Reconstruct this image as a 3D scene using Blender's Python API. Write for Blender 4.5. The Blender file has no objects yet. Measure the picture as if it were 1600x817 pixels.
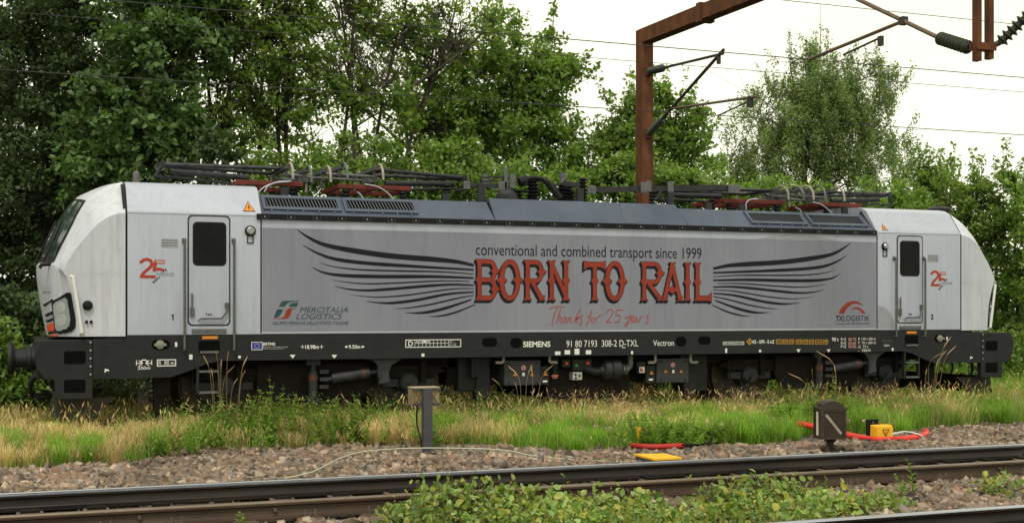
import bpy, bmesh, math
import numpy as np
from mathutils import Vector, Matrix
from math import radians, sin, cos, tan, atan, pi, sqrt, hypot

SC = bpy.context.scene
COL = SC.collection
# ------------------------------------------------------------------ camera, sky, sun, exposure
TH = radians(21.41); FPX = 2000.0; EYE = 1.804; HOR = 485.0
cam_d = bpy.data.cameras.new("camera"); cam = bpy.data.objects.new("camera", cam_d); COL.objects.link(cam)
cam.location = (0, 0, EYE); cam.rotation_euler = (radians(90), 0, -TH)
cam_d.sensor_fit = 'HORIZONTAL'; cam_d.sensor_width = 36; cam_d.lens = FPX / 1600 * 36
cam_d.shift_y = (HOR - 408.5) / 1600; cam_d.clip_start = 0.1; cam_d.clip_end = 3000
SC.camera = cam
SUN_EL, SUN_AZ = radians(60), radians(205)      # azimuth measured clockwise from +Y
world = bpy.data.worlds.new("World"); SC.world = world; world.use_nodes = True
wn = world.node_tree; wn.nodes.clear()
w_out = wn.nodes.new('ShaderNodeOutputWorld'); w_bg = wn.nodes.new('ShaderNodeBackground')
w_sky = wn.nodes.new('ShaderNodeTexSky'); w_sky.sky_type = 'NISHITA'; w_sky.sun_disc = False
w_sky.sun_elevation = SUN_EL; w_sky.sun_rotation = SUN_AZ
w_mix = wn.nodes.new('ShaderNodeMix'); w_mix.data_type = 'RGBA'
w_noise = wn.nodes.new('ShaderNodeTexNoise'); w_noise.inputs['Scale'].default_value = 2.2; w_noise.inputs['Detail'].default_value = 5
w_map = wn.nodes.new('ShaderNodeMapping'); w_map.inputs['Scale'].default_value = (1, 1, 3.5)
w_tc = wn.nodes.new('ShaderNodeTexCoord')
w_ramp = wn.nodes.new('ShaderNodeValToRGB')
w_ramp.color_ramp.elements[0].position = 0.3; w_ramp.color_ramp.elements[0].color = (9.0, 8.8, 6.9, 1)
w_ramp.color_ramp.elements[1].position = 0.75; w_ramp.color_ramp.elements[1].color = (11.0, 10.8, 8.5, 1)
wn.links.new(w_tc.outputs['Generated'], w_map.inputs['Vector']); wn.links.new(w_map.outputs[0], w_noise.inputs['Vector'])
wn.links.new(w_noise.outputs['Fac'], w_ramp.inputs['Fac'])
w_mix.inputs['Factor'].default_value = 0.92
wn.links.new(w_sky.outputs[0], w_mix.inputs['A']); wn.links.new(w_ramp.outputs[0], w_mix.inputs['B'])
wn.links.new(w_mix.outputs['Result'], w_bg.inputs['Color']); w_bg.inputs['Strength'].default_value = 0.10
wn.links.new(w_bg.outputs[0], w_out.inputs[0])
sun_d = bpy.data.lights.new("sun", 'SUN'); sun = bpy.data.objects.new("sun", sun_d); COL.objects.link(sun)
sun_d.energy = 1.5; sun_d.angle = radians(10); sun_d.color = (1, 0.95, 0.87)
sun.rotation_euler = (pi / 2 - SUN_EL, 0, pi - SUN_AZ)
sun.location = (0, -20, 40)
SC.view_settings.view_transform = 'Standard'; SC.view_settings.look = 'None'
SC.view_settings.exposure = 0.5; SC.view_settings.gamma = 1.0; SC.view_settings.use_curve_mapping = False
SC.cycles.max_bounces = 7; SC.cycles.diffuse_bounces = 3; SC.cycles.glossy_bounces = 3; SC.cycles.transmission_bounces = 4
SC.cycles.transparent_max_bounces = 8

# ------------------------------------------------------------------ measuring helpers
def W(x, y, Y):
    """pixel of the photograph -> (X, Z) on the upright plane at depth Y"""
    t = tan(TH + atan((x - 800) / FPX)); X = Y * t
    D = X * sin(TH) + Y * cos(TH)
    return X, EYE + (HOR - y) * D / FPX
def WP(x, y, Y):
    X, Z = W(x, y, Y); return Vector((X, Y, Z))
def G(x, y, z=-0.25):
    D = (EYE - z) * FPX / (y - HOR); R = (x - 800) * D / FPX
    return Vector((D * sin(TH) + R * cos(TH), D * cos(TH) - R * sin(TH), z))
def proj(P):
    P = np.asarray(P, float); D = P[..., 0] * sin(TH) + P[..., 1] * cos(TH); R = P[..., 0] * cos(TH) - P[..., 1] * sin(TH)
    D = np.maximum(D, .01)
    return 800 + FPX * R / D, HOR - (P[..., 2] - EYE) * FPX / D

# ------------------------------------------------------------------ materials
MATS = {}
def mat(name, col, rough=0.6, metal=0.0, var=0.15, scale=6.0, col2=None, bump=0.0, stretch=(1, 1, 1), spec=0.3, detail=6, coat=0.0):
    if name in MATS: return MATS[name]
    m = bpy.data.materials.new(name); m.use_nodes = True; nt = m.node_tree; N = nt.nodes
    b = N['Principled BSDF']
    b.inputs['Roughness'].default_value = rough; b.inputs['Metallic'].default_value = metal
    b.inputs['Specular IOR Level'].default_value = spec; b.inputs['Coat Weight'].default_value = coat
    tc = N.new('ShaderNodeTexCoord'); mp = N.new('ShaderNodeMapping'); mp.inputs['Scale'].default_value = stretch
    no = N.new('ShaderNodeTexNoise'); no.inputs['Scale'].default_value = scale; no.inputs['Detail'].default_value = detail
    no.inputs['Roughness'].default_value = 0.65
    nt.links.new(tc.outputs['Object'], mp.inputs[0]); nt.links.new(mp.outputs[0], no.inputs['Vector'])
    rp = N.new('ShaderNodeValToRGB'); e = rp.color_ramp.elements
    e[0].position = 0.3; e[1].position = 0.7
    c2 = col2 if col2 else tuple(min(1, c * (1 + var)) for c in col)
    c1 = tuple(c * (1 - var) for c in col) if not col2 else col
    e[0].color = (*c1, 1); e[1].color = (*c2, 1)
    nt.links.new(no.outputs['Fac'], rp.inputs[0]); nt.links.new(rp.outputs[0], b.inputs['Base Color'])
    if bump:
        bp = N.new('ShaderNodeBump'); bp.inputs['Strength'].default_value = bump; bp.inputs['Distance'].default_value = 0.02
        nt.links.new(no.outputs['Fac'], bp.inputs['Height']); nt.links.new(bp.outputs[0], b.inputs['Normal'])
    MATS[name] = m; return m
def paint(name, c1, c2, grime, rough=.42, metal=.12, streak=.5):
    """weathered vehicle paint: broad tone drift, rain streaks and a dusty film"""
    m = mat(name, c1, rough, metal, col2=c2, scale=1.1, stretch=(1, 1, .5), coat=.1); nt = m.node_tree; N = nt.nodes; b = N['Principled BSDF']
    tc = N.new('ShaderNodeTexCoord'); mp = N.new('ShaderNodeMapping'); mp.inputs['Scale'].default_value = (9, 9, .55)
    no = N.new('ShaderNodeTexNoise'); no.inputs['Scale'].default_value = 1.3; no.inputs['Detail'].default_value = 7; no.inputs['Roughness'].default_value = .7
    nt.links.new(tc.outputs['Object'], mp.inputs[0]); nt.links.new(mp.outputs[0], no.inputs['Vector'])
    mr = N.new('ShaderNodeMapRange'); mr.inputs['From Min'].default_value = .48; mr.inputs['From Max'].default_value = .78; mr.inputs['To Max'].default_value = streak
    nt.links.new(no.outputs['Fac'], mr.inputs[0]); mx = N.new('ShaderNodeMix'); mx.data_type = 'RGBA'; mx.inputs['B'].default_value = (*grime, 1)
    src = b.inputs['Base Color'].links[0].from_socket; nt.links.new(mr.outputs[0], mx.inputs['Factor']); nt.links.new(src, mx.inputs['A'])
    n2 = N.new('ShaderNodeTexNoise'); n2.inputs['Scale'].default_value = 5; n2.inputs['Detail'].default_value = 8; n2.inputs['Roughness'].default_value = .75; nt.links.new(tc.outputs['Object'], n2.inputs['Vector'])
    m3 = N.new('ShaderNodeMapRange'); m3.inputs['From Min'].default_value = .55; m3.inputs['From Max'].default_value = .8; m3.inputs['To Max'].default_value = streak * .8; nt.links.new(n2.outputs['Fac'], m3.inputs[0])
    x2 = N.new('ShaderNodeMix'); x2.data_type = 'RGBA'; x2.inputs['B'].default_value = (*grime, 1); nt.links.new(m3.outputs[0], x2.inputs['Factor']); nt.links.new(mx.outputs['Result'], x2.inputs['A']); nt.links.new(x2.outputs['Result'], b.inputs['Base Color'])
    rr = N.new('ShaderNodeMapRange'); rr.inputs['To Min'].default_value = rough - .08; rr.inputs['To Max'].default_value = rough + .2; nt.links.new(n2.outputs['Fac'], rr.inputs[0]); nt.links.new(rr.outputs[0], b.inputs['Roughness'])
    return m
def island_mat(name, cols, rough=0.6, transl=0.0, spec=0.3, tcol=None, noise=0.0):
    """colour picked per leaf / stone / blade"""
    if name in MATS: return MATS[name]
    m = bpy.data.materials.new(name); m.use_nodes = True; nt = m.node_tree; N = nt.nodes
    b = N['Principled BSDF']; b.inputs['Roughness'].default_value = rough; b.inputs['Specular IOR Level'].default_value = spec
    g = N.new('ShaderNodeNewGeometry'); rp = N.new('ShaderNodeValToRGB'); rp.color_ramp.interpolation = 'LINEAR'
    e = rp.color_ramp.elements
    while len(e) < len(cols): e.new(0.5)
    for i, c in enumerate(cols):
        e[i].position = i / (len(cols) - 1); e[i].color = (*c, 1)
    nt.links.new(g.outputs['Random Per Island'], rp.inputs[0])
    src = rp.outputs[0]
    if noise:
        tc = N.new('ShaderNodeTexCoord'); no = N.new('ShaderNodeTexNoise'); no.inputs['Scale'].default_value = noise; no.inputs['Detail'].default_value = 3
        nt.links.new(tc.outputs['Object'], no.inputs['Vector'])
        hs = N.new('ShaderNodeHueSaturation'); mr = N.new('ShaderNodeMapRange')
        mr.inputs['From Min'].default_value = .3; mr.inputs['From Max'].default_value = .7; mr.inputs['To Min'].default_value = .72; mr.inputs['To Max'].default_value = 1.3
        nt.links.new(no.outputs['Fac'], mr.inputs[0]); nt.links.new(mr.outputs[0], hs.inputs['Value']); nt.links.new(src, hs.inputs['Color'])
        src = hs.outputs[0]
    nt.links.new(src, b.inputs['Base Color'])
    if transl:
        t = N.new('ShaderNodeBsdfTranslucent'); mx = N.new('ShaderNodeMixShader'); mx.inputs[0].default_value = transl
        br = N.new('ShaderNodeMix'); br.data_type = 'RGBA'; br.blend_type = 'MULTIPLY'; br.inputs['Factor'].default_value = 1.0
        br.inputs['B'].default_value = (1.5, 1.6, 0.7, 1)
        nt.links.new(src, br.inputs['A']); nt.links.new(br.outputs['Result'], t.inputs['Color'])
        nt.links.new(b.outputs[0], mx.inputs[1]); nt.links.new(t.outputs[0], mx.inputs[2])
        nt.links.new(mx.outputs[0], N['Material Output'].inputs[0])
    MATS[name] = m; return m

# ------------------------------------------------------------------ object helpers
ORIGIN = {}
def tag(o, label=None, cat=None, group=None, kind=None):
    if label: o['label'] = label
    if cat: o['category'] = cat
    if group: o['group'] = group
    if kind: o['kind'] = kind
    return o
def thing(name, label, cat, loc=(0, 0, 0), group=None, kind=None):
    o = bpy.data.objects.new(name, None); COL.objects.link(o); o.location = loc; o.empty_display_size = .3
    ORIGIN[o] = Vector(loc); return tag(o, label, cat, group, kind)
def link_mesh(name, me, mats, parent=None, loc=None, label=None):
    o = bpy.data.objects.new(name, me); COL.objects.link(o)
    for m in (mats if isinstance(mats, (list, tuple)) else [mats]): me.materials.append(m)
    org = ORIGIN[parent] if parent is not None else Vector(loc if loc is not None else (0, 0, 0))
    if org.length: me.transform(Matrix.Translation(-org))
    if parent is not None: o.parent = parent
    else: o.location = org
    ORIGIN[o] = org
    if label: o['label'] = label
    return o
def mesh_np(name, V, F):
    """V (n,3), F (m,k) arrays -> mesh"""
    V = np.ascontiguousarray(V, dtype=np.float32); F = np.ascontiguousarray(F, dtype=np.int32)
    me = bpy.data.meshes.new(name); me.vertices.add(len(V)); me.vertices.foreach_set('co', V.ravel())
    k = F.shape[1]; me.loops.add(F.size); me.loops.foreach_set('vertex_index', F.ravel())
    me.polygons.add(len(F)); me.polygons.foreach_set('loop_start', np.arange(0, F.size, k, dtype=np.int32))
    me.polygons.foreach_set('loop_total', np.full(len(F), k, dtype=np.int32)); me.update(calc_edges=True); return me

class MB:
    def __init__(s): s.v = []; s.f = []; s.mi = []; s.cur = 0; s.pc = []
    def add(s, vs, fs):
        o = len(s.v); s.pc.append((o, len(vs), len(s.f), len(fs))); s.v += [tuple(p) for p in vs]
        for f in fs: s.f.append([o + i for i in f]); s.mi.append(s.cur)
        return s
    def box(s, x0, x1, y0, y1, z0, z1):
        return s.add([(x0, y0, z0), (x1, y0, z0), (x1, y1, z0), (x0, y1, z0), (x0, y0, z1), (x1, y0, z1), (x1, y1, z1), (x0, y1, z1)],
                     [(0, 3, 2, 1), (4, 5, 6, 7), (0, 1, 5, 4), (1, 2, 6, 5), (2, 3, 7, 6), (3, 0, 4, 7)])
    def prism(s, poly, y0, y1):
        """poly of (X,Z), counter-clockwise as seen from -Y; front face at y0"""
        a = sum(poly[i][0] * poly[(i + 1) % len(poly)][1] - poly[(i + 1) % len(poly)][0] * poly[i][1] for i in range(len(poly)))
        if a < 0: poly = poly[::-1]
        n = len(poly)
        return s.add([(p[0], y0, p[1]) for p in poly] + [(p[0], y1, p[1]) for p in poly],
                     [tuple(range(n)), tuple(range(2 * n - 1, n - 1, -1))] + [(j, i, n + i, n + j) for i in range(n) for j in [(i + 1) % n]])
    def extx(s, poly, x0, x1, cap=True):
        """poly of (Y,Z) extruded along X"""
        a = sum(poly[i][0] * poly[(i + 1) % len(poly)][1] - poly[(i + 1) % len(poly)][0] * poly[i][1] for i in range(len(poly)))
        if a < 0: poly = poly[::-1]
        n = len(poly); fs = [(i, j, n + j, n + i) for i in range(n) for j in [(i + 1) % n]]
        if cap: fs += [tuple(range(n - 1, -1, -1)), tuple(range(n, 2 * n))]
        return s.add([(x0, p[0], p[1]) for p in poly] + [(x1, p[0], p[1]) for p in poly], fs)
    def tube(s, pts, r, n=8, cap=True):
        pts = [Vector(p) for p in pts]; m = len(pts)
        rs = r if isinstance(r, (list, tuple)) else [r] * m
        V = []; prev = None
        for i, p in enumerate(pts):
            d = (pts[min(i + 1, m - 1)] - pts[max(i - 1, 0)]).normalized()
            if prev is None:
                u = d.orthogonal().normalized()
            else:
                u = (prev - d * prev.dot(d))
                u = u.normalized() if u.length > 1e-5 else d.orthogonal().normalized()
            prev = u; w = d.cross(u)
            for k in range(n):
                a = 2 * pi * k / n; V.append(p + (u * cos(a) + w * sin(a)) * rs[i])
        F = [(i * n + k, i * n + (k + 1) % n, (i + 1) * n + (k + 1) % n, (i + 1) * n + k) for i in range(m - 1) for k in range(n)]
        if cap: F += [tuple(range(n - 1, -1, -1)), tuple(range((m - 1) * n, m * n))]
        return s.add(V, F)
    def lathe(s, p0, p1, prof, n=12):
        """prof: list of (t along p0->p1 in 0..1, radius)"""
        p0, p1 = Vector(p0), Vector(p1); return s.tube_prof([p0 + (p1 - p0) * t for t, _ in prof], [r for _, r in prof], (p1 - p0).normalized(), n)
    def tube_prof(s, pts, rs, d, n):
        u = d.orthogonal().normalized(); w = d.cross(u); m = len(pts)
        V = [p + (u * cos(2 * pi * k / n) + w * sin(2 * pi * k / n)) * r for p, r in zip(pts, rs) for k in range(n)]
        F = [(i * n + k, i * n + (k + 1) % n, (i + 1) * n + (k + 1) % n, (i + 1) * n + k) for i in range(m - 1) for k in range(n)]
        F += [tuple(range(n - 1, -1, -1)), tuple(range((m - 1) * n, m * n))]
        return s.add(V, F)
    def build(s, name, mats, parent=None, smooth=False, bevel=0, label=None, loc=None, sharp=35):
        me = bpy.data.meshes.new(name); me.from_pydata([tuple(v) for v in s.v], [], s.f); me.update()
        if any(s.mi): me.polygons.foreach_set('material_index', s.mi)
        if smooth:
            me.polygons.foreach_set('use_smooth', [True] * len(me.polygons)); me.set_sharp_from_angle(angle=radians(sharp))
        o = link_mesh(name, me, mats, parent, loc, label)
        if bevel:
            b = o.modifiers.new('bevel', 'BEVEL'); b.width = bevel; b.segments = 2; b.limit_method = 'ANGLE'; b.angle_limit = radians(40)
        return o
def each(mb, name, mats, parent, per=1, **k):
    """every piece of mb becomes an object of its own (per: shapes in one piece)"""
    out = []
    for i in range(0, len(mb.pc), per):
        q = MB()
        for (vo, nv, fo, nf) in mb.pc[i:i + per]: q.add(mb.v[vo:vo + nv], [[j - vo for j in f] for f in mb.f[fo:fo + nf]])
        out.append(q.build(name, mats, parent, **k))
    return out
def insul(mb, p0, p1, r=.06, n=6, core=.035):
    pr = [(0, core)]
    for i in range(n):
        a = (i + .15) / n; b = (i + .5) / n; c = (i + .85) / n
        pr += [(a, core), (b - .05 / n, r), (b + .05 / n, r), (c, core)]
    pr.append((1, core)); mb.lathe(p0, p1, pr, 12)
def rrect(x0, x1, z0, z1, r, n=4):
    P = []
    for cx, cz, a0 in ((x1 - r, z1 - r, 0), (x0 + r, z1 - r, 90), (x0 + r, z0 + r, 180), (x1 - r, z0 + r, 270)):
        for k in range(n + 1):
            a = radians(a0 + 90 * k / n); P.append((cx + r * cos(a), cz + r * sin(a)))
    return P
def spline(pts, n=6):
    """Catmull-Rom through pts"""
    P = [Vector(p) for p in pts]; P = [P[0] * 2 - P[1]] + P + [P[-1] * 2 - P[-2]]; out = []
    for i in range(1, len(P) - 2):
        for k in range(n):
            t = k / n; a, b, c, d = P[i - 1], P[i], P[i + 1], P[i + 2]
            out.append(.5 * ((2 * b) + (c - a) * t + (2 * a - 5 * b + 4 * c - d) * t * t + (3 * b - a - 3 * c + d) * t ** 3))
    out.append(P[-2]); return out
# ------------------------------------------------------------------ paints
M_SILVER = paint('silver_paint', (.325, .352, .42), (.38, .405, .475), (.185, .185, .19), streak=.28)
M_NOSE = paint('nose_paint', (.415, .435, .49), (.50, .52, .575), (.22, .205, .185), streak=.5)
M_BANNER = paint('banner_vinyl', (.176, .182, .232), (.210, .216, .264), (.125, .124, .142), .5, .05, streak=.42)
M_TRIM = mat('light_trim', (.42, .44, .48), .4, .2, var=.1)
M_DARK = mat('underframe_paint', (.0115, .0125, .0145), .55, 0, col2=(.019, .020, .0215), scale=4, spec=.2)
M_SHADEGRIME = mat('shaded_bogie_grime', (.006, .0055, .005), .8, 0, col2=(.016, .013, .0105), scale=9, bump=.2, spec=.12)  # grime, with occlusion shade under the locomotive darkened into its colour
M_BLACK = mat('black_rubber', (.005, .005, .006), .55, 0, var=.2, spec=.2)
M_HOLESHADE = mat('painted_hollow_shade', (.002, .002, .002), .95, 0, var=.1, spec=.1)  # near-black colour painted for the shade inside hollows
M_ROOFB = mat('roof_blue_grey', (.042, .057, .088), .45, .1, col2=(.064, .080, .118), scale=2.2, stretch=(1, 1, .5))
M_STEEL = mat('steel', (.30, .30, .30), .35, .8, var=.2)
M_GREYP = mat('grey_metal', (.075, .078, .083), .5, .3, col2=(.14, .14, .14), scale=8)
M_DGREY = mat('dark_grey_metal', (.016, .017, .021), .5, .2, col2=(.036, .036, .041), scale=8, spec=.25)
M_PANTO = mat('pantograph_red', (.15, .020, .011), .6, 0, col2=(.075, .015, .010), scale=7)
M_PALE = mat('pale_insulation', (.26, .24, .205), .6, 0, var=.2, scale=12)
M_WHITE = mat('white_marking', (.62, .62, .60), .6, 0, var=.06)
M_INK = mat('ink_lettering', (.009, .010, .015), .6, 0, var=.15, spec=.15)
M_RED = mat('slogan_red', (.26, .036, .018), .55, 0, col2=(.20, .028, .015), scale=5, spec=.2)
M_RED2 = mat('script_red', (.30, .045, .035), .5, 0, var=.1)
M_TEAL = mat('logo_teal', (.012, .050, .058), .5, 0, var=.1)
M_ORANGE = mat('warning_orange', (.58, .20, .02), .5, 0, var=.1)
M_ORED = mat('marker_orange_red', (.70, .085, .03), .45, 0, var=.1)
M_BLUE = mat('flag_blue', (.02, .03, .25), .5, 0, var=.1)
M_YEL = mat('sensor_yellow', (.75, .40, .02), .5, 0, var=.1, scale=9)
M_GLASS = mat('dark_window_glass', (.001, .0012, .0014), .06, 0, col2=(.006, .0075, .007), scale=5, spec=.10)  # patchy second tone paints faint reflections and a hint of interior
M_WGLASS = mat('windscreen_glass', (.012, .022, .018), .06, 0, col2=(.035, .055, .046), scale=2, spec=.3)  # greenish tones painted in place of the reflection on the screen
M_LENS = mat('headlight_lens', (.20, .235, .24), .12, 0, col2=(.30, .335, .34), scale=5, spec=.5)
M_REFL = mat('reflector_bowl', (.42, .45, .46), .15, .3, col2=(.55, .58, .59), scale=6, spec=.6)
M_CHROME = mat('chrome_reflector', (.6, .62, .63), .12, .9, var=.1)

SIDE = 19.86; YC = 21.36; XC = 9.36
loco = thing('electric_locomotive', 'silver grey electric locomotive with a winged slogan on its side and folded pantographs', 'locomotive', (XC, YC, 0))
def S(x, y, Y=SIDE): return W(x, y, Y)
def SR(x0, y0, x1, y1, Y=SIDE):
    X0 = S(x0, y0, Y)[0]; X1 = S(x1, y1, Y)[0]; xm = (x0 + x1) / 2
    return X0, X1, S(xm, y1, Y)[1], S(xm, y0, Y)[1]
def slab(mb, poly, y, t=.012): return mb.prism(poly, y, y + t)

# ---- 2D field -> flat sheet
def seg_d(x, z, pts):
    d = np.full(x.shape, 1e9)
    for (ax, az), (bx, bz) in zip(pts[:-1], pts[1:]):
        dx, dz = bx - ax, bz - az; L = dx * dx + dz * dz + 1e-12
        t = np.clip(((x - ax) * dx + (z - az) * dz) / L, 0, 1)
        d = np.minimum(d, np.hypot(x - ax - t * dx, z - az - t * dz))
    return d
def field_sheet(mb, fn, x0, x1, z0, z1, st, Y):
    nx = int((x1 - x0) / st) + 2; nz = int((z1 - z0) / st) + 2
    xs = x0 + np.arange(nx) * st; zs = z0 + np.arange(nz) * st
    X, Z = np.meshgrid(xs, zs, indexing='ij'); Fv = fn(X, Z); ins = Fv < 0
    for j in range(nz - 1):
        i = 0
        while i < nx - 1:
            c = (ins[i, j], ins[i + 1, j], ins[i + 1, j + 1], ins[i, j + 1])
            if not any(c): i += 1; continue
            if all(c):
                k = i
                while k < nx - 1 and ins[k, j] and ins[k + 1, j] and ins[k, j + 1] and ins[k + 1, j + 1]: k += 1
                mb.add([(xs[i], Y, zs[j]), (xs[k], Y, zs[j]), (xs[k], Y, zs[j + 1]), (xs[i], Y, zs[j + 1])], [(0, 1, 2, 3)]); i = k; continue
            q = [(i, j), (i + 1, j), (i + 1, j + 1), (i, j + 1)]; P = []
            for a in range(4):
                p, r = q[a], q[(a + 1) % 4]; fp, fr = Fv[p], Fv[r]
                if fp < 0: P.append((xs[p[0]], Y, zs[p[1]]))
                if (fp < 0) != (fr < 0):
                    t = fp / (fp - fr); P.append((xs[p[0]] + (xs[r[0]] - xs[p[0]]) * t, Y, zs[p[1]] + (zs[r[1]] - zs[p[1]]) * t))
            if len(P) > 2: mb.add(P, [tuple(range(len(P)))])
            i += 1
def ribbon(mb, pts, widths, Y):
    """flat tapered stroke in the XZ plane"""
    pts = [Vector((p[0], p[1])) for p in pts]; n = len(pts); A = []; B = []
    for i, p in enumerate(pts):
        d = (pts[min(i + 1, n - 1)] - pts[max(i - 1, 0)]).normalized(); nn = Vector((-d.y, d.x)) * widths[i] / 2
        A.append((p.x + nn.x, Y, p.y + nn.y)); B.append((p.x - nn.x, Y, p.y - nn.y))
    fs = []
    for i in range(n - 1):
        fs.append((n + i, n + i + 1, i + 1, i))
    return mb.add(A + B, fs)
FONT_CACHE = {}
def text_sheet(mb, s, X0, X1, Z0, Z1, Y, shear=0.0, bold=0.0):
    """lettering fitted to a rectangle of the XZ plane"""
    key = (s, shear, bold)
    if key not in FONT_CACHE:
        cu = bpy.data.curves.new('lettering', 'FONT'); cu.body = s; cu.size = 1; cu.shear = shear; cu.offset = bold; cu.resolution_u = 4
        o = bpy.data.objects.new('lettering', cu); COL.objects.link(o); bpy.context.view_layer.update()
        dg = bpy.context.evaluated_depsgraph_get(); me = bpy.data.meshes.new_from_object(o.evaluated_get(dg))
        V = np.array([v.co[:] for v in me.vertices]); F = [tuple(p.vertices) for p in me.polygons]
        bpy.data.objects.remove(o); bpy.data.curves.remove(cu); bpy.data.meshes.remove(me); FONT_CACHE[key] = (V, F)
    V, F = FONT_CACHE[key]; lo = V.min(0); hi = V.max(0); sz = np.maximum(hi - lo, 1e-6)
    P = [(X0 + (v[0] - lo[0]) / sz[0] * (X1 - X0), Y, Z0 + (v[1] - lo[1]) / sz[1] * (Z1 - Z0)) for v in V]
    # glyph faces may wind either way: keep them turned to -Y
    out = []
    for f in F:
        a = 0
        for i in range(len(f)):
            p, q = P[f[i]], P[f[(i + 1) % len(f)]]; a += p[0] * q[2] - q[0] * p[2]
        out.append(f if a > 0 else f[::-1])
    return mb.add(P, out)
def lettering(s, px, Y, m, parent, name='lettering', **k):
    mb = MB(); text_sheet(mb, s, *SR(*px, Y=Y), Y, **k); return mb.build(name, m, parent)

# ------------------------------------------------------------------ body shell
XL0, XL1 = 1.63, 3.62                                  # left cab
XR0, XR1 = 2 * XC - 3.58, 2 * XC - 1.63
prof = [(1.5, 1.44), (1.5, 3.26), (1.487, 3.30), (1.46, 3.335), (1.18, 3.69), (1.06, 3.745), (.9, 3.775), (.45, 3.805), (0, 3.81)]
full = [(YC - a, z) for a, z in prof] + [(YC + a, z) for a, z in prof[-2::-1]]
mb = MB(); mb.extx(full, XL0, XL1); body = None
mb.extx(full, XR0, XR1)
low = [(1.5, 1.44), (1.5, 3.235), (1.44, 3.25), (1.1, 3.50), (0, 3.52)]
lowf = [(YC - a, z) for a, z in low] + [(YC + a, z) for a, z in low[-2::-1]]
mb.extx(lowf, XL1 + .003, XR0 - .003)
body = mb.build('body', M_SILVER, loco, smooth=True, sharp=25)
# fold line on the cab roofs and gaps at the seams
mb = MB()
for a, b in ((XL0, XL1), (XR0, XR1)):
    mb.box(a, b, SIDE - .006, SIDE + .02, 3.262, 3.274)
each(mb, 'roof_fold', M_TRIM, body)
mb = MB()
inner = [(YC + (y - YC) * .985, z - .03) for y, z in full]
mb.extx(inner, 1.57, XL0 - .001); mb.extx(inner, XR1 + .001, 2 * XC - 1.57)
each(mb, 'seam_gap', M_BLACK, body)

# noses -------------------------------------------------------------
N0 = [(1.60, 0, 3.81), (1.38, 0, 3.77), (1.12, 0, 3.66), (.92, 0, 3.52), (.62, 0, 3.05), (.44, 0, 2.60), (.38, 0, 2.44), (.43, 0, 1.95), (.53, 0, 1.42)]
N1 = [(1.60, .9, 3.772), (1.42, .93, 3.71), (1.22, .96, 3.59), (1.06, .99, 3.44), (.83, 1.06, 2.98), (.64, 1.12, 2.57), (.585, 1.13, 2.42), (.61, 1.13, 1.95), (.66, 1.12, 1.42)]
N2 = [(1.60, 1.497, 3.262), (1.42, 1.49, 3.22), (1.25, 1.48, 3.12), (1.10, 1.47, 2.96), (.89, 1.455, 2.69), (.735, 1.44, 2.40), (.79, 1.435, 2.26), (.89, 1.445, 1.9), (.93, 1.45, 1.42)]
def dens(st, n=4):
    return [tuple(v) for v in spline(st, n)]
n0, n1, n2 = dens(N0), dens(N1), dens(N2); NR = len(n0)
def nose_front(r, lat):
    """point on the front surface: r = row of the profile (0..8), lat 0..edge"""
    i = min(NR - 2, max(0, int(r * 4))); t = r * 4 - i
    a = [n0[i][k] * (1 - t) + n0[i + 1][k] * t for k in range(3)]; b = [n1[i][k] * (1 - t) + n1[i + 1][k] * t for k in range(3)]
    q = lat / b[1]; return (a[0] + (b[0] - a[0]) * q * q, lat, a[2] + (b[2] - a[2]) * q * q)
def mk(P, right): return (2 * XC - P[0] if right else P[0], YC - P[1], P[2])
def strip(mb, A, B, right):
    o = len(A); V = [mk(p, right) for p in A] + [mk(p, right) for p in B]
    f = [(i, i + 1, o + i + 1, o + i) for i in range(o - 1)]
    mb.add(V, [t[::-1] for t in f] if right else f)
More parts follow.
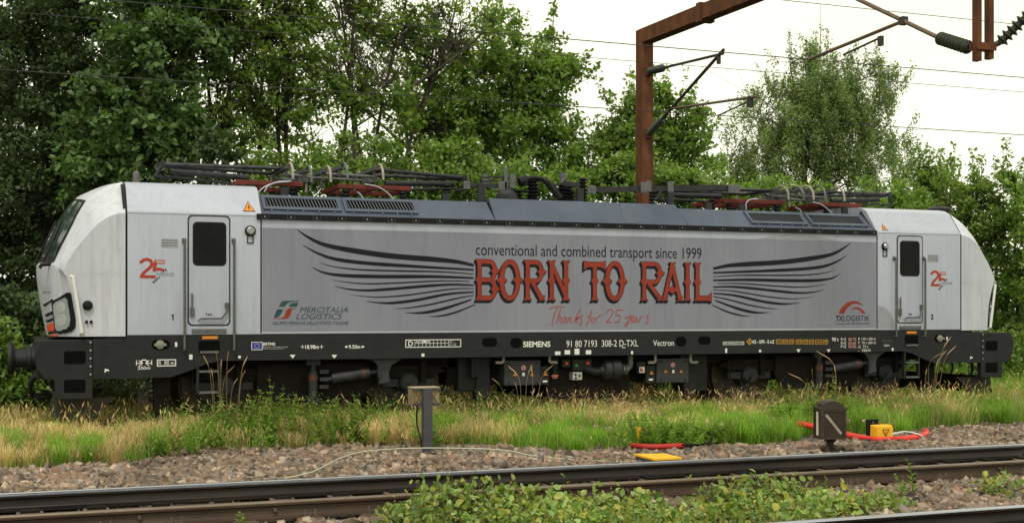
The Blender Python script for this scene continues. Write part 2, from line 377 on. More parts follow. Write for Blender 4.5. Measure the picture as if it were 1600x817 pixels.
for right in (False, True):
    mb = MB(); FR = []
    for k in range(7):
        q = k / 6; FR.append([nose_front(i / 4, n1[i][1] * q) for i in range(NR)])
    for k in range(6): strip(mb, FR[k + 1], FR[k], right)
    far = [[(p[0], -p[1], p[2]) for p in c] for c in FR]
    for k in range(6): strip(mb, far[k], far[k + 1], right)
    mid = []
    for i in range(NR):
        a, b = Vector(n1[i]), Vector(n2[i]); m = (a + b) / 2
        bul = .045 if i < 20 else .012
        d = Vector((-(b.y - a.y) - .2, (b.y - a.y) * .8 + .2, .5 if i < 20 else 0)).normalized() * bul * min(1, (i) / 6)
        mid.append((m.x + d.x * .6, m.y + d.y * .6, m.z + d.z * .6))
    for sgn in (1, -1):
        fl = (lambda c: [(p[0], sgn * p[1], p[2]) for p in c])
        seam = [(1.60, 1.497, p[2]) for p in n2]
        seq = [(mid, n1), (n2, mid), (seam, n2)]
        for A, B in seq:
            if sgn > 0: strip(mb, fl(A), fl(B), right)
            else: strip(mb, fl(B), fl(A), right)
    mb.add([mk(p, right) for p in [(1.60, 1.49, 1.42), (.95, 1.45, 1.42), (.68, 1.12, 1.42), (.53, 0, 1.42), (.68, -1.12, 1.42), (.95, -1.45, 1.42), (1.60, -1.49, 1.42)]], [tuple(range(7))])
    nose = mb.build('cab_nose', M_NOSE, loco, smooth=True, sharp=30)
    # windscreen: black surround with the glass in it
    for nm, r0, r1, ed, off, m in (('windscreen_frame', 2.9, 5.28, .01, .006, M_BLACK), ('windscreen', 3.05, 4.95, .055, .012, M_WGLASS)):
        mb = MB(); cols = []
        for k in range(-6, 7):
            c = []
            for j in range(9):
                r = r0 + (r1 - r0) * j / 8; i = min(NR - 1, int(r * 4)); w = n1[i][1] - ed
                p = nose_front(r, abs(k) / 6 * w); c.append((p[0] - off, p[1] if k >= 0 else -p[1], p[2] + off * .6))
            cols.append(c)
        for a, b in zip(cols[:-1], cols[1:]): strip(mb, b, a, right)
        mb.build(nm, m, nose, smooth=True)
    # lamp cluster on the rounded corner, laid on the surface of the nose
    if not right:
        SP = []
        for r_ in np.arange(5.0, 8.001, .03):
            i0 = min(NR - 2, int(r_ * 4)); t = r_ * 4 - i0; lp_ = lambda L: Vector(L[i0]).lerp(Vector(L[i0 + 1]), t)
            a, m_, b, c = lp_(n1), lp_(mid), lp_(n2), Vector((1.60, 1.497, lp_(n2).z))
            for q in np.linspace(.45, 1, 60): SP.append(nose_front(r_, a.y * q))
            for q in np.linspace(0, 1, 40): SP.append(tuple(a.lerp(m_, q))); SP.append(tuple(m_.lerp(b, q)))
            for q in np.linspace(0, .6, 60): SP.append(tuple(b.lerp(c, q)))
        SP = np.array(SP); SPX = proj(np.stack([SP[:, 0], YC - SP[:, 1], SP[:, 2]], 1))
        def onskin(x, y, d):
            k = np.argmin((SPX[0] - x) ** 2 + (SPX[1] - y) ** 2); p = SP[k]; return (p[0] - .80 * d, p[1] + .62 * d, p[2])
    def cpoly(name, px, d, m, parent, t=.04, sub=4):
        B = []
        for (xa, ya), (xb, yb) in zip(px, px[1:] + px[:1]):
            for k in range(sub): B.append((xa + (xb - xa) * k / sub, ya + (yb - ya) * k / sub))
        cx_, cy_ = sum(p[0] for p in B) / len(B), sum(p[1] for p in B) / len(B); n = len(B); V = []
        for f_ in (1, .75, .5, .25): V += [mk(onskin(cx_ + (x - cx_) * f_, cy_ + (y - cy_) * f_, d), right) for x, y in B]
        V.append(mk(onskin(cx_, cy_, d), right)); V += [mk(onskin(x, y, d - t), right) for x, y in B]; F = []
        for k in range(n):
            j_ = (k + 1) % n
            for q in range(3): F.append((q * n + k, q * n + j_, (q + 1) * n + j_, (q + 1) * n + k))
            F.append((3 * n + k, 3 * n + j_, 4 * n)); F.append((4 * n + 1 + k, 4 * n + 1 + j_, j_, k))
        mb = MB(); mb.add(V, F); o = mb.build(name, m, parent, smooth=True, sharp=40)
        bm = bmesh.new(); bm.from_mesh(o.data); bmesh.ops.recalc_face_normals(bm, faces=bm.faces); bm.to_mesh(o.data); bm.free(); return o
    hl = cpoly('headlight', [(82, 471), (107, 456.5), (111, 458), (118.5, 500), (118, 511), (112, 518), (93, 521.5), (87, 519)], .022, M_BLACK, loco)
    cpoly('lens', [(85, 476), (90, 471), (103, 465), (107, 467), (112, 500), (110.5, 509), (106, 514), (93, 517), (89, 514)], .030, M_LENS, hl)
    for cy, rr_ in ((480, 7), (500, 8)):
        cpoly('reflector', [(98 + rr_ * 1.05 * cos(2 * pi * k / 14), cy + rr_ * 1.25 * sin(2 * pi * k / 14)) for k in range(14)], .034, M_REFL, hl, t=.006, sub=1)
    cpoly('marker_strip', [(73.5, 507), (86.5, 504), (88, 515.5), (75.5, 518)], .014, M_ORED, nose)
    cpoly('marker_strip', [(76, 523.5), (90, 521.5), (91, 528.5), (77, 529)], .014, M_ORED, nose)
    for q in ([(68.5, 476), (82, 467.5), (82.5, 470), (69, 478.5)], [(71, 491), (84, 486), (84.5, 489.5), (72, 494.5)], [(72.5, 500), (86, 496), (86.5, 499.5), (73, 503.5)], [(75, 519), (88, 516.5), (89, 520), (76, 522)]):
        cpoly('marker_gap', q, .013, M_BLACK, nose)
    cpoly('number_plate', [(66, 447), (78, 445), (79, 455), (67, 457)], .010, M_TRIM, nose, t=.01)
    # corner handrail, socket, wipers
    mb = MB(); pts = [WP(111, 432, SIDE - .06), WP(114, 431, SIDE - .09), WP(128, 520, SIDE - .09), WP(126, 523, SIDE - .03)]
    if right: pts = [Vector((2 * XC - p.x, p.y, p.z)) for p in pts]
    mb.tube(pts, .024, 8); mb.build('handrail', M_WHITE, nose, smooth=True)
    mb = MB(); X, Z = S(137, 477); X = 2 * XC - X if right else X
    if not right:
        mb.lathe((X, SIDE + .05, Z), (X, SIDE - .02, Z), [(0, .072), (.9, .072), (1, .06)], 20); mb.build('side_socket', M_BLACK, nose, smooth=True)
        mb = MB()
        for k in (0, 1):
            slab(mb, rrect(X - .035 + k * .065, X + .005 + k * .065, Z - .27, Z - .22, .006), SIDE + .004, .01)
        each(mb, 'lettering', M_INK, nose)
    mb = MB()
    for q in (.35, .85):
        a = nose_front(5.35, q); b = nose_front(3.7, q * .75)
        mb.tube([mk((a[0] - .06, a[1], a[2]), right), mk((a[0] - .02, a[1], a[2] + .1), right), mk((b[0] - .05, b[1], b[2]), right)], .016, 6)
    a = nose_front(5.5, 1.02); mb.tube([mk((a[0] + .02, a[1], a[2]), right), mk((a[0] - .13, a[1] + .02, a[2] - .02), right), mk((a[0] - .15, a[1] + .02, a[2] - .07), right)], .03, 8)
    mb.build('wiper', M_BLACK, nose, smooth=True)

# banner and its lettering -----------------------------------------
bx0, bx1 = S(410, 430)[0], S(1369, 430)[0]; BZ0, BZ1 = 1.475, 3.085; YB = SIDE - .004
mb = MB(); slab(mb, [(bx0, BZ0), (bx1, BZ0), (bx1, BZ1), (bx0, BZ1)], YB, .02); banner = mb.build('side_banner', M_BANNER, loco)
mb = MB()
for k in range(1, 9):
    x = bx0 + (bx1 - bx0) * k / 9; mb.box(x - .004, x + .004, YB - .0008, YB + .005, BZ0, BZ1)
each(mb, 'panel_joint', mat('joint_grey', (.20, .20, .22), .5, var=.05), banner)
mb = MB()
for x in (bx0 - .02, bx1 + .02): mb.box(x - .012, x + .012, SIDE - .003, SIDE + .01, 1.45, 3.22)
each(mb, 'panel_edge', M_DGREY, body)
mb = MB(); mb.box(XL1, XR0, SIDE - .012, SIDE + .01, 1.448, 1.468); mb.build('sill_strip', M_TRIM, body)
# two tall tinted arcs left by the older livery
mb = MB(); X0, X1 = S(1182, 370)[0], S(1310, 370)[0]
slab(mb, [(X0 + (X1 - X0) * k / 16, 3.09 + .11 * sin(pi * k / 16)) for k in range(17)], SIDE - .003, .01)
a0, az = S(1371, 477); b0 = S(1398, 519)[0]
slab(mb, [(a0, 1.47), (b0, 1.47)] + [(a0 + (b0 - a0) * cos(radians(t)), 1.47 + (az - 1.47) * sin(radians(t))) for t in range(15, 91, 15)], SIDE - .003, .01)
each(mb, 'livery_arc', mat('livery_grey', (.27, .28, .31), .45, .2, var=.08), body)

# slogan -----------------------------------------------------------
LZ0, LZ1 = 1.975, 2.645; LH = LZ1 - LZ0; LM = (LZ0 + LZ1) / 2
def stem(x, z, xc, hw=.034, fl=.036, z0=LZ0, z1=LZ1, spur=True):
    e = np.minimum(np.abs(z - z0), np.abs(z - z1)); h = hw + fl * np.clip(1 - e / .075, 0, 1) ** 1.5
    if spur: h = np.maximum(h, hw + .034 * np.clip(1 - np.abs(z - LM) / .055, 0, 1))
    notch = .012 * np.clip(1 - np.abs(x - xc) / .03, 0, 1)
    return np.maximum(np.abs(x - xc) - h, np.maximum(z0 + notch - z, z - z1 + notch))
def dia(x, z, cx, cz, r): return np.abs(x - cx) * .8 + np.abs(z - cz) - r
def bowl(x, z, xs, xr, zt, zb, hw=.034):
    r = (zt - zb) / 2; c = (zt + zb) / 2; xa = xr - r * .62
    pts = [(xs, zt)] + [(xa + (xr - xa) * sin(radians(t)), c + r * cos(radians(t))) for t in range(0, 181, 15)] + [(xs, zb)]
    return np.minimum(seg_d(x, z, pts) - hw, dia(x, z, xr + .005, c, .068))
def let(ch, x0, x1):
    hw = .034; t, b = LZ1 - hw, LZ0 + hw
    if ch == 'B':
        xs = x0 + .085; return lambda x, z: np.minimum(np.minimum(stem(x, z, xs), bowl(x, z, xs, x1 - .055, t, LM)), bowl(x, z, xs, x1 - .055, LM, b))
    if ch == 'O':
        cx = (x0 + x1) / 2; rx = (x1 - x0) / 2 - .06
        pts = [(cx + rx * np.sign(cos(a)) * abs(cos(a)) ** .9, LM + (LH / 2 - hw) * sin(a)) for a in np.linspace(0, 2 * pi, 41)]
        return lambda x, z: np.minimum(seg_d(x, z, pts) - hw - .004, np.minimum(dia(x, z, cx - rx, LM, .078), dia(x, z, cx + rx, LM, .078)))
    if ch == 'R':
        xs = x0 + .085
        return lambda x, z: np.minimum(np.minimum(stem(x, z, xs), bowl(x, z, xs, x1 - .075, t, LM - .01)),
                                       np.minimum(seg_d(x, z, [(xs + .08, LM - .02), (x1 - .085, LZ0 + .05)]) - hw, stem(x, z, x1 - .07, .0, .066, LZ0, LZ0 + .075, False) + 0 * x))
    if ch == 'N':
        a, c = x0 + .08, x1 - .08
        return lambda x, z: np.minimum(np.minimum(stem(x, z, a), stem(x, z, c)), seg_d(x, z, [(a, LZ1 - .05), (c, LZ0 + .07)]) - hw * .95)
    if ch == 'T':
        cx = (x0 + x1) / 2
        def f(x, z):
            e = np.clip(1 - np.minimum(np.abs(x - x0), np.abs(x - x1)) / .09, 0, 1) ** 1.3
            bar = np.maximum(np.maximum(x0 + .008 - x, x - x1 + .008), np.maximum(z - (LZ1 - .015 + .02 * e), (LZ1 - .10 - .06 * e) - z))
            return np.minimum(bar, stem(x, z, cx, z1=LZ1 - .04))
        return f
    if ch == 'A':
        cx = (x0 + x1) / 2 - .0
        return lambda x, z: np.minimum(np.minimum(seg_d(x, z, [(cx, LZ1 - .05), (x0 + .07, LZ0 + .05)]) - hw, seg_d(x, z, [(cx, LZ1 - .05), (x1 - .07, LZ0 + .05)]) - hw),
              np.minimum(np.minimum(stem(x, z, x0 + .07, .0, .07, LZ0, LZ0 + .075, False), stem(x, z, x1 - .07, .0, .07, LZ0, LZ0 + .075, False)),
              np.minimum(np.minimum(seg_d(x, z, [(x0 + .12, LZ0 + .19), (x1 - .12, LZ0 + .19)]) - .028, dia(x, z, cx, LZ0 + .19, .07)), stem(x, z, cx, .0, .065, LZ1 - .08, LZ1, False))))
    if ch == 'I':
        return lambda x, z: stem(x, z, (x0 + x1) / 2)
    if ch == 'L':
        xs = x0 + .078
        def f(x, z):
            e = np.clip(1 - np.abs(x - x1) / .09, 0, 1) ** 1.3
            foot = np.maximum(np.maximum(xs - x, x - x1 + .008), np.maximum(z - (LZ0 + .085 + .07 * e), LZ0 + .004 - .02 * e - z))
            return np.minimum(foot, stem(x, z, xs))
        return f
slog = [('B', 741.5, 778), ('O', 778.5, 814.5), ('R', 817, 852.5), ('N', 855, 891), ('T', 911.5, 946.5), ('O', 943.5, 977.5),
        ('R', 999.5, 1037), ('A', 1033, 1067.5), ('I', 1066, 1082), ('L', 1083.5, 1112)]
mr, ms = MB(), MB()
for k, (ch, a, b) in enumerate(slog):
    x0, x1 = S(a, 440)[0], S(b, 440)[0]; f = let(ch, x0, x1)
    field_sheet(mr, f, x0 - .03, x1 + .03, LZ0 - .05, LZ1 + .05, .009, YB - .0040 - .0004 * (k % 2))
    sh = lambda x, z, f=f: np.minimum.reduce([f(x + .030 * t, z + .042 * t) for t in (0, .25, .5, .75, 1)]) - .008
    field_sheet(ms, sh, x0 - .07, x1 + .03, LZ0 - .09, LZ1 + .05, .010, YB - .0018 - .0004 * (k % 2))
ms.build('slogan_shadow', M_INK, banner); mr.build('slogan_lettering', M_RED, banner)
lettering('conventional and combined transport since 1999', (743.5, 384, 1096, 407), YB - .003, M_INK, banner)

# wings ------------------------------------------------------------
FE = [([(255, 35), (330, 85), (430, 130), (600, 165), (850, 200), (1100, 220), (1250, 235), (1360, 258)], 27),
      ([(290, 130), (380, 180), (500, 220), (700, 245), (1000, 265), (1360, 286)], 18),
      ([(390, 238), (480, 265), (650, 285), (900, 293), (1150, 298), (1360, 312)], 8),
      ([(348, 270), (430, 305), (560, 322), (800, 328), (1100, 328), (1360, 337)], 18),
      ([(465, 347), (560, 362), (700, 373), (900, 367), (1150, 355), (1330, 357)], 7),
      ([(485, 387), (580, 407), (700, 414), (850, 405), (1050, 388), (1220, 378), (1360, 382)], 14),
      ([(575, 438), (680, 452), (780, 456), (950, 443), (1150, 415), (1250, 404), (1360, 402)], 7),
      ([(685, 483), (780, 492), (860, 492), (1000, 475), (1200, 437), (1360, 424)], 14),
      ([(855, 527), (950, 524), (1100, 500), (1250, 465), (1360, 445)], 8),
      ([(930, 553), (1020, 555), (1100, 545), (1200, 520), (1345, 472)], 15),
      ([(1075, 577), (1150, 574), (1250, 550), (1370, 502)], 9)]
for right in (False, True):
    mb = MB()
    for pts, w in FE:
        P = [S(400 + a / 4, 350 + b / 4) for a, b in pts]; P = [(v.x, v.y) for v in spline([(p[0], p[1], 0) for p in P], 6)]
        n = len(P); wm = w / 4 * .0128
        wd = [wm * (.06 + .94 * min(1, (i / (n - 1)) / .45) ** .8) * (1 if i / (n - 1) < .7 else 1 - .5 * (i / (n - 1) - .7) / .3) for i in range(n)]
        if right: P = [(2 * 9.365 - x, z) for x, z in P][::-1]; wd = wd[::-1]
        ribbon(mb, P, wd, YB - .003)
    mb.build('wing_emblem', M_INK, banner)

# handwriting ------------------------------------------------------
HW = [[(40, 605), (70, 588), (120, 578), (188, 576)], [(122, 580), (95, 640), (80, 700), (72, 742), (82, 752)],
      [(152, 590), (132, 660), (108, 738)], [(113, 705), (138, 668), (150, 668), (143, 715), (155, 722)],
      [(200, 676), (182, 672), (165, 700), (168, 722), (182, 718), (202, 680), (200, 718), (212, 722)],
      [(224, 674), (214, 727)], [(219, 700), (240, 672), (246, 682), (240, 718), (254, 722)],
      [(338, 588), (300, 660), (272, 722)], [(282, 702), (315, 668), (318, 680), (288, 698), (312, 728)],
      [(352, 648), (334, 668), (345, 700), (336, 740), (318, 733)],
      [(436, 608), (424, 645), (408, 700), (396, 738), (387, 742), (388, 725)], [(390, 668), (432, 662)],
      [(446, 678), (432, 690), (432, 715), (446, 718), (460, 698), (455, 680), (472, 684)],
      [(476, 680), (478, 692), (470, 724)], [(478, 692), (500, 660), (526, 652)],
      [(570, 640), (580, 612), (606, 602), (626, 616), (618, 648), (590, 692), (567, 720), (588, 714), (614, 722)],
      [(664, 606), (652, 655), (676, 652), (692, 676), (678, 708), (650, 722), (640, 714)], [(664, 606), (692, 607), (722, 603)],
      [(746, 655), (742, 680), (756, 685), (786, 655), (772, 700), (755, 748), (738, 752), (738, 738), (774, 712)],
      [(790, 700), (812, 680), (812, 665), (798, 668), (788, 695), (796, 720), (818, 708)],
      [(847, 675), (830, 678), (820, 705), (828, 718), (847, 685), (848, 714), (860, 716)],
      [(872, 672), (868, 720)], [(870, 690), (890, 668), (904, 668)], [(957, 645), (935, 665), (946, 690), (942, 725), (914, 727)]]
mb = MB()
for i, st in enumerate(HW):
    P = [S(850 + a / 5.833, 380 + b / 5.833) for a, b in st]; P = [(v.x, v.y) for v in spline([(p[0], p[1], 0) for p in P], 4)]
    ribbon(mb, P, [.015 if k not in (0, len(P) - 1) else .008 for k in range(len(P))], YB - .003 - .0005 * (i % 3))
mb.build('script_lettering', M_RED2, banner)

# company logos ----------------------------------------------------
def pxpoly(mb, pts, sc, ox, oy, Y, t=.0006): mb.prism([S(ox + a / sc, oy + b / sc, Y) for a, b in pts], Y, Y + t)
mb = MB()
for p in ([(275, 308), (300, 260), (330, 225), (375, 212), (612, 212), (608, 223), (480, 227), (415, 252), (370, 308)],
          [(437, 310), (470, 262), (510, 245), (598, 245), (572, 310)],
          [(245, 352), (345, 352), (310, 430), (270, 475), (235, 487), (190, 487)]): pxpoly(mb, p, 10.667, 410, 450, YB - .003)
mb.build('railway_emblem', M_TEAL, banner)
mb = MB(); pxpoly(mb, [(178, 513), (180, 500), (320, 497), (360, 475), (385, 430), (395, 370), (440, 340), (557, 330), (550, 342), (500, 350), (480, 390), (465, 450), (430, 500), (370, 513)], 10.667, 410, 450, YB - .003)
mb.build('railway_emblem', M_RED, banner)
lettering('MERCITALIA', (468, 479.5, 543.5, 488), YB - .003, M_TEAL, banner, shear=.3)
lettering('LOGISTICS', (462.5, 489.8, 535, 498.6), YB - .003, M_TEAL, banner, shear=.3)
lettering('GRUPPO FERROVIE DELLO STATO ITALIANE', (426, 502, 544, 507.2), YB - .003, M_TEAL, banner, bold=.006)
mb = MB()
for p in ([(1010, 672), (1030, 630), (1070, 592), (1120, 575), (1160, 582), (1197, 609), (1150, 597), (1115, 600), (1075, 630), (1050, 672)],
          [(1098, 645), (1130, 625), (1160, 625), (1195, 645), (1217, 672), (1188, 672), (1168, 645), (1140, 635)]): pxpoly(mb, p, 4.807, 1100, 350, YB - .003)
mb.build('freight_emblem', M_RED, banner)
lettering('TX', (1306, 493, 1317, 501.3), YB - .003, M_INK, banner, bold=.02)
lettering('LOGISTIK', (1317.5, 493, 1359, 501.3), YB - .003, M_INK, banner)
lettering('A company of the MERCITALIA GROUP', (1305.5, 504, 1359, 507.5), YB - .003, M_INK, banner)

def jubilee(X, Z, w, h, parent, Y):
    """the 25 emblem: box of width w, height h, upper left corner X, Z"""
    sx, sz = w / 560, h / 540
    c = lambda p: (X + (p[0] - 178) * sx, Z - (p[1] - 170) * sz)
    two = [c(p) for p in [(205, 268), (268, 222), (345, 206), (415, 232), (445, 290), (425, 355), (350, 425), (270, 490), (232, 545), (222, 576)]]
    base = [c(p) for p in [(215, 577), (492, 577)]]
    five = [c(p) for p in [(525, 262), (487, 440), (545, 418), (600, 412), (672, 432)]]
    hw = 33 * (sx + sz) / 2
    mb = MB(); f = lambda x, z: np.minimum(np.minimum(seg_d(x, z, two), seg_d(x, z, base)), seg_d(x, z, five)) - hw
    field_sheet(mb, f, X - .05, X + w + .05, Z - h - .05, Z + .06, .008, Y)
    a, b = c((492, 218)), c((712, 298)); mb.add([(a[0], Y - .0006, b[1]), (b[0], Y - .0006, b[1]), (b[0], Y - .0006, a[1]), (a[0], Y - .0006, a[1])], [(0, 1, 2, 3)])
    mb.build('jubilee_emblem', mat('emblem_red', (.32, .034, .018), .5, var=.06), parent)
    a, b = c((520, 238)), c((695, 280)); mb = MB(); text_sheet(mb, 'YEARS', a[0], b[0], b[1], a[1], Y - .0012, bold=.02); mb.build('lettering', M_WHITE, parent)
    a, b = c((532, 492)), c((922, 518)); mb = MB(); text_sheet(mb, 'CELEBRATING OUR', a[0], b[0], b[1], a[1], Y)
    a, b = c((532, 536)), c((922, 566)); text_sheet(mb, 'CONNECTION(S)', a[0], b[0], b[1], a[1], Y)
    for (p, q) in (((455, 675), (500, 700)), ((500, 640), (540, 668)), ((535, 600), (575, 632)), ((590, 582), (612, 598)), ((715, 410), (755, 450)), ((678, 458), (700, 470))):
        p, q = c(p), c(q); ribbon(mb, [p, q], [.02, .02], Y)
    each(mb, 'lettering', M_INK, parent)
X0, X1, Z0, Z1 = SR(218, 402.5, 259, 442); jubilee(X0, Z1, X1 - X0, Z1 - Z0, body, SIDE - .003)
X0, X1, Z0, Z1 = SR(1454, 422, 1479, 453); jubilee(X0, Z1, X1 - X0, Z1 - Z0, body, SIDE - .003)

# doors, rails and small cab fittings --------------------------------
def ring_slab(mb, px, grow, Y, t, r): X0, X1, Z0, Z1 = SR(*px); slab(mb, rrect(X0 - grow, X1 + grow, Z0 - grow, Z1 + grow, r), Y, t)
for dpx, wpx, rails, seal in (((294.5, 338, 358.5, 507.5), (303, 349, 351.5, 413.5), (288.5, 366), 0), ((1402, 369, 1441, 504), (1407, 378, 1435, 430), (1400.6, 1446), 1)):
    mb = MB(); ring_slab(mb, dpx, .014, SIDE - .004, .02, .07); door = mb.build('door', M_DGREY, loco)
    mb = MB(); ring_slab(mb, dpx, -.008, SIDE - .010, .02, .06); mb.build('door_leaf', M_SILVER, door)
    mb = MB(); ring_slab(mb, wpx, .02, SIDE - .013, .012, .07); mb.build('window_seal', M_BLACK, door)
    mb = MB(); ring_slab(mb, wpx, -.01, SIDE - .016, .012, .06); mb.build('window', M_GLASS, door)
    X0, X1, Z0, Z1 = SR(*dpx); w = X1 - X0
    mb = MB(); ha = [(X0 + .22 * w, Z0 + .06), (X0 + .30 * w, Z0 + .1), (X0 + .8 * w, Z0 + .1), (X0 + .93 * w, Z0 + .2), (X0 + .94 * w, Z0 + .34)]
    mb.tube([(x, SIDE - .05, z) for x, z in ha], .016, 6)
    mb.tube([(X0 + .08 * w, SIDE - .04, Z0 + .12), (X0 + .08 * w, SIDE - .04, Z0 + .48)], .014, 6); mb.box(X0 + .03 * w, X0 + .14 * w, SIDE - .04, SIDE, Z0 + .14, Z0 + .26)
    mb.box(X0 + .88 * w, X0 + w * .99, SIDE - .04, SIDE, Z0 + .26, Z0 + .34)
    mb.build('door_handle', M_GREYP, door, smooth=True)
    mb = MB(); mb.box(X0 + .08 * w, X1 - .08 * w, SIDE - .03, SIDE + .01, Z0 - .12, Z0 - .06); mb.build('door_sill', M_GREYP, door)
    mb = MB(); text_sheet(mb, '1sx' if not seal else '2sx', X0 + .42 * w, X0 + .58 * w, Z0 + .14, Z0 + .19, SIDE - .012, bold=.02); mb.build('lettering', M_INK, door)
    for rx in rails:
        mb = MB(); yt, yb = (375, 547) if not seal else (403, 526)
        X, Zt = S(rx, yt, SIDE - .07); _, Zb = S(rx, yb, SIDE - .07)
        mb.tube([(X, SIDE, Zt), (X, SIDE - .07, Zt - .01), (X, SIDE - .07, Zb), (X, SIDE, Zb + .01)], .019, 8)
        mb.box(X - .03, X + .03, SIDE - .02, SIDE, Zt - .04, Zt + .03)
        mb.build('handrail', mat('rail_olive', (.10, .11, .09), .45, .4, var=.3, scale=10), loco, smooth=True)
for px, r in (((391, 361), .078), ((1382.5, 385), .07)):
    X, Z = S(*px); mb = MB(); mb.lathe((X, SIDE + .01, Z), (X, SIDE - .03, Z), [(0, r * 1.08), (.7, r * 1.08), (1, r * .95)], 20); lk = mb.build('wall_lamp', M_BLACK, loco, smooth=True)
    mb = MB(); mb.lathe((X, SIDE - .02, Z), (X, SIDE - .06, Z), [(0, r * .8), (.6, r * .8), (1, r * .55)], 20); mb.build('lamp_lens', M_STEEL, lk, smooth=True)
    mb = MB(); mb.box(X - .05, X - .035, SIDE - .012, SIDE, Z - .18, Z - .06); mb.box(X + .035, X + .05, SIDE - .012, SIDE, Z - .18, Z - .06); mb.box(X - .05, X + .05, SIDE - .014, SIDE, Z - .19, Z - .175); mb.build('lamp_bracket', M_DGREY, lk)
for px, s in (((269.6, 491, 271.4, 500), '1'), ((1454.5, 490.5, 1458.5, 499), '2')): lettering(s, px, SIDE - .003, M_INK, body, bold=.03)
mb = MB(); ribbon(mb, [S(268.2, 493.6), S(269.9, 491.6)], [.016, .016], SIDE - .0035); mb.build('lettering', M_INK, body)
for x0, y0, x1, y1 in ((252, 373, 278, 387), (1449.5, 398, 1466, 409)):
    X0, X1, Z0, Z1 = SR(x0, y0, x1, y1); mb = MB(); slab(mb, [(X0, Z0), (X1, Z0), (X1, Z1), (X0, Z1)], SIDE - .003); vp = mb.build('data_plate', mat('plate_grey', (.28, .29, .31), .5), body)
    mb = MB()
    for k in range(3):
        z = Z0 + (Z1 - Z0) * (.2 + .28 * k)
        for j in range(12): mb.box(X0 + (X1 - X0) * (.05 + .078 * j), X0 + (X1 - X0) * (.05 + .078 * j) + .011, SIDE - .0045, SIDE - .003, z, z + .012)
    each(mb, 'data_plate_marks', M_INK, body, per=12)
def warn_tri(mbo, mbk, X, Z, w, plane, up=True):
    """orange warning triangle with black edge and flash; plane(x,z,d)->point"""
    h = w * .9; o = [(X - w / 2, Z), (X + w / 2, Z), (X, Z + h)]; c = (X, Z + h / 3)
    sc = lambda p, k: (c[0] + (p[0] - c[0]) * k, c[1] + (p[1] - c[1]) * k)
    mbk.add([plane(*p, .002) for p in o], [(0, 1, 2)]); mbo.add([plane(*sc(p, .82), .0035) for p in o], [(0, 1, 2)])
    fl = [(.02, .62), (-.10, .30), (0, .32), (-.04, .08), (.10, .40), (.01, .38), (.07, .62)]
    mbk.add([plane(X + a * w, Z + b * h, .005) for a, b in fl[::-1]], [tuple(range(7))])
def roofp(x, z, d):                                   # sloping cab roof side between the fold and the edge
    t = (z - 3.335) / (3.69 - 3.335); lat = 1.46 + (1.18 - 1.46) * t; return (x, YC - lat - d * .78 * 2, z + d * .62 * 2)
mo, mk_ = MB(), MB()
X, Z = W(389, 331, 19.92); warn_tri(mo, mk_, X, Z, .19, roofp)
X, Z = W(1381.5, 360, 19.92); warn_tri(mo, mk_, X, Z, .145, roofp)
each(mk_, 'warning_edge', M_INK, body, per=2); each(mo, 'warning_sign', M_ORANGE, body)
# ------------------------------------------------------------------ roof side panels with louvres
def panel(mb, x0, x1, z0, z1, l0, l1, t=.04, far=True, skew=(0, 0)):
    for s in ((1, -1) if far else (1,)):
        a = [(x0, YC - s * l0, z0), (x1, YC - s * l0, z0), (x1 + skew[1], YC - s * l1, z1), (x0 + skew[0], YC - s * l1, z1)]
        b = [(x, y + s * t, z - t) for x, y, z in a]
        f = [(0, 1, 2, 3), (7, 6, 5, 4), (1, 0, 4, 5), (2, 1, 5, 6), (3, 2, 6, 7), (0, 3, 7, 4)]
        mb.add(a + b, f if s > 0 else [q[::-1] for q in f])
xa, xb = S(401, 330)[0], S(775, 345)[0]; xc, xd = S(1077, 350)[0], S(1369, 355)[0]
PZ0 = 3.305
def at_panel(x, z, d, top, xl=1.46, l1=1.05):
    t = (z - PZ0) / (top - PZ0); lat = xl + (l1 - xl) * t; n = Vector((0, -(top - PZ0), xl - l1)).normalized()
    return (x, YC - lat + n.y * d, z + n.z * d)
roofs = []
for x0, x1, top in ((xa, xb - .006, 3.635), (xb + .006, xc - .006, 3.70), (xc + .006, xd, 3.635)):
    mb = MB(); panel(mb, x0, x1, PZ0, top, 1.46, 1.05, skew=(.03, -.03) if top > 3.65 else (0, 0)); mb.box(x0 + .05, x1 - .05, YC - 1.05, YC + 1.05, top - .06, top - .03)
    roofs.append(mb.build('roof_cowl', M_ROOFB, loco))
# stain under the right busbar
mb = MB(); a = S(985, 345)[0]; b = S(1002, 345)[0]
def pquad(mb, P, d, top): mb.add([at_panel(x, z, d, top) for x, z in P], [tuple(range(len(P)))])
pquad(mb, [(a - .02, 3.33), (a + .1, 3.31), (b + .05, 3.36), (b + .10, 3.46), (b + .06, 3.56), (b + .10, 3.69), (a + .05, 3.69), (a - .01, 3.6), (a - .06, 3.45)], .0025, 3.70)
mb.build('oil_stain', mat('oil_stain', (.06, .075, .10), .3, .0), roofs[1])
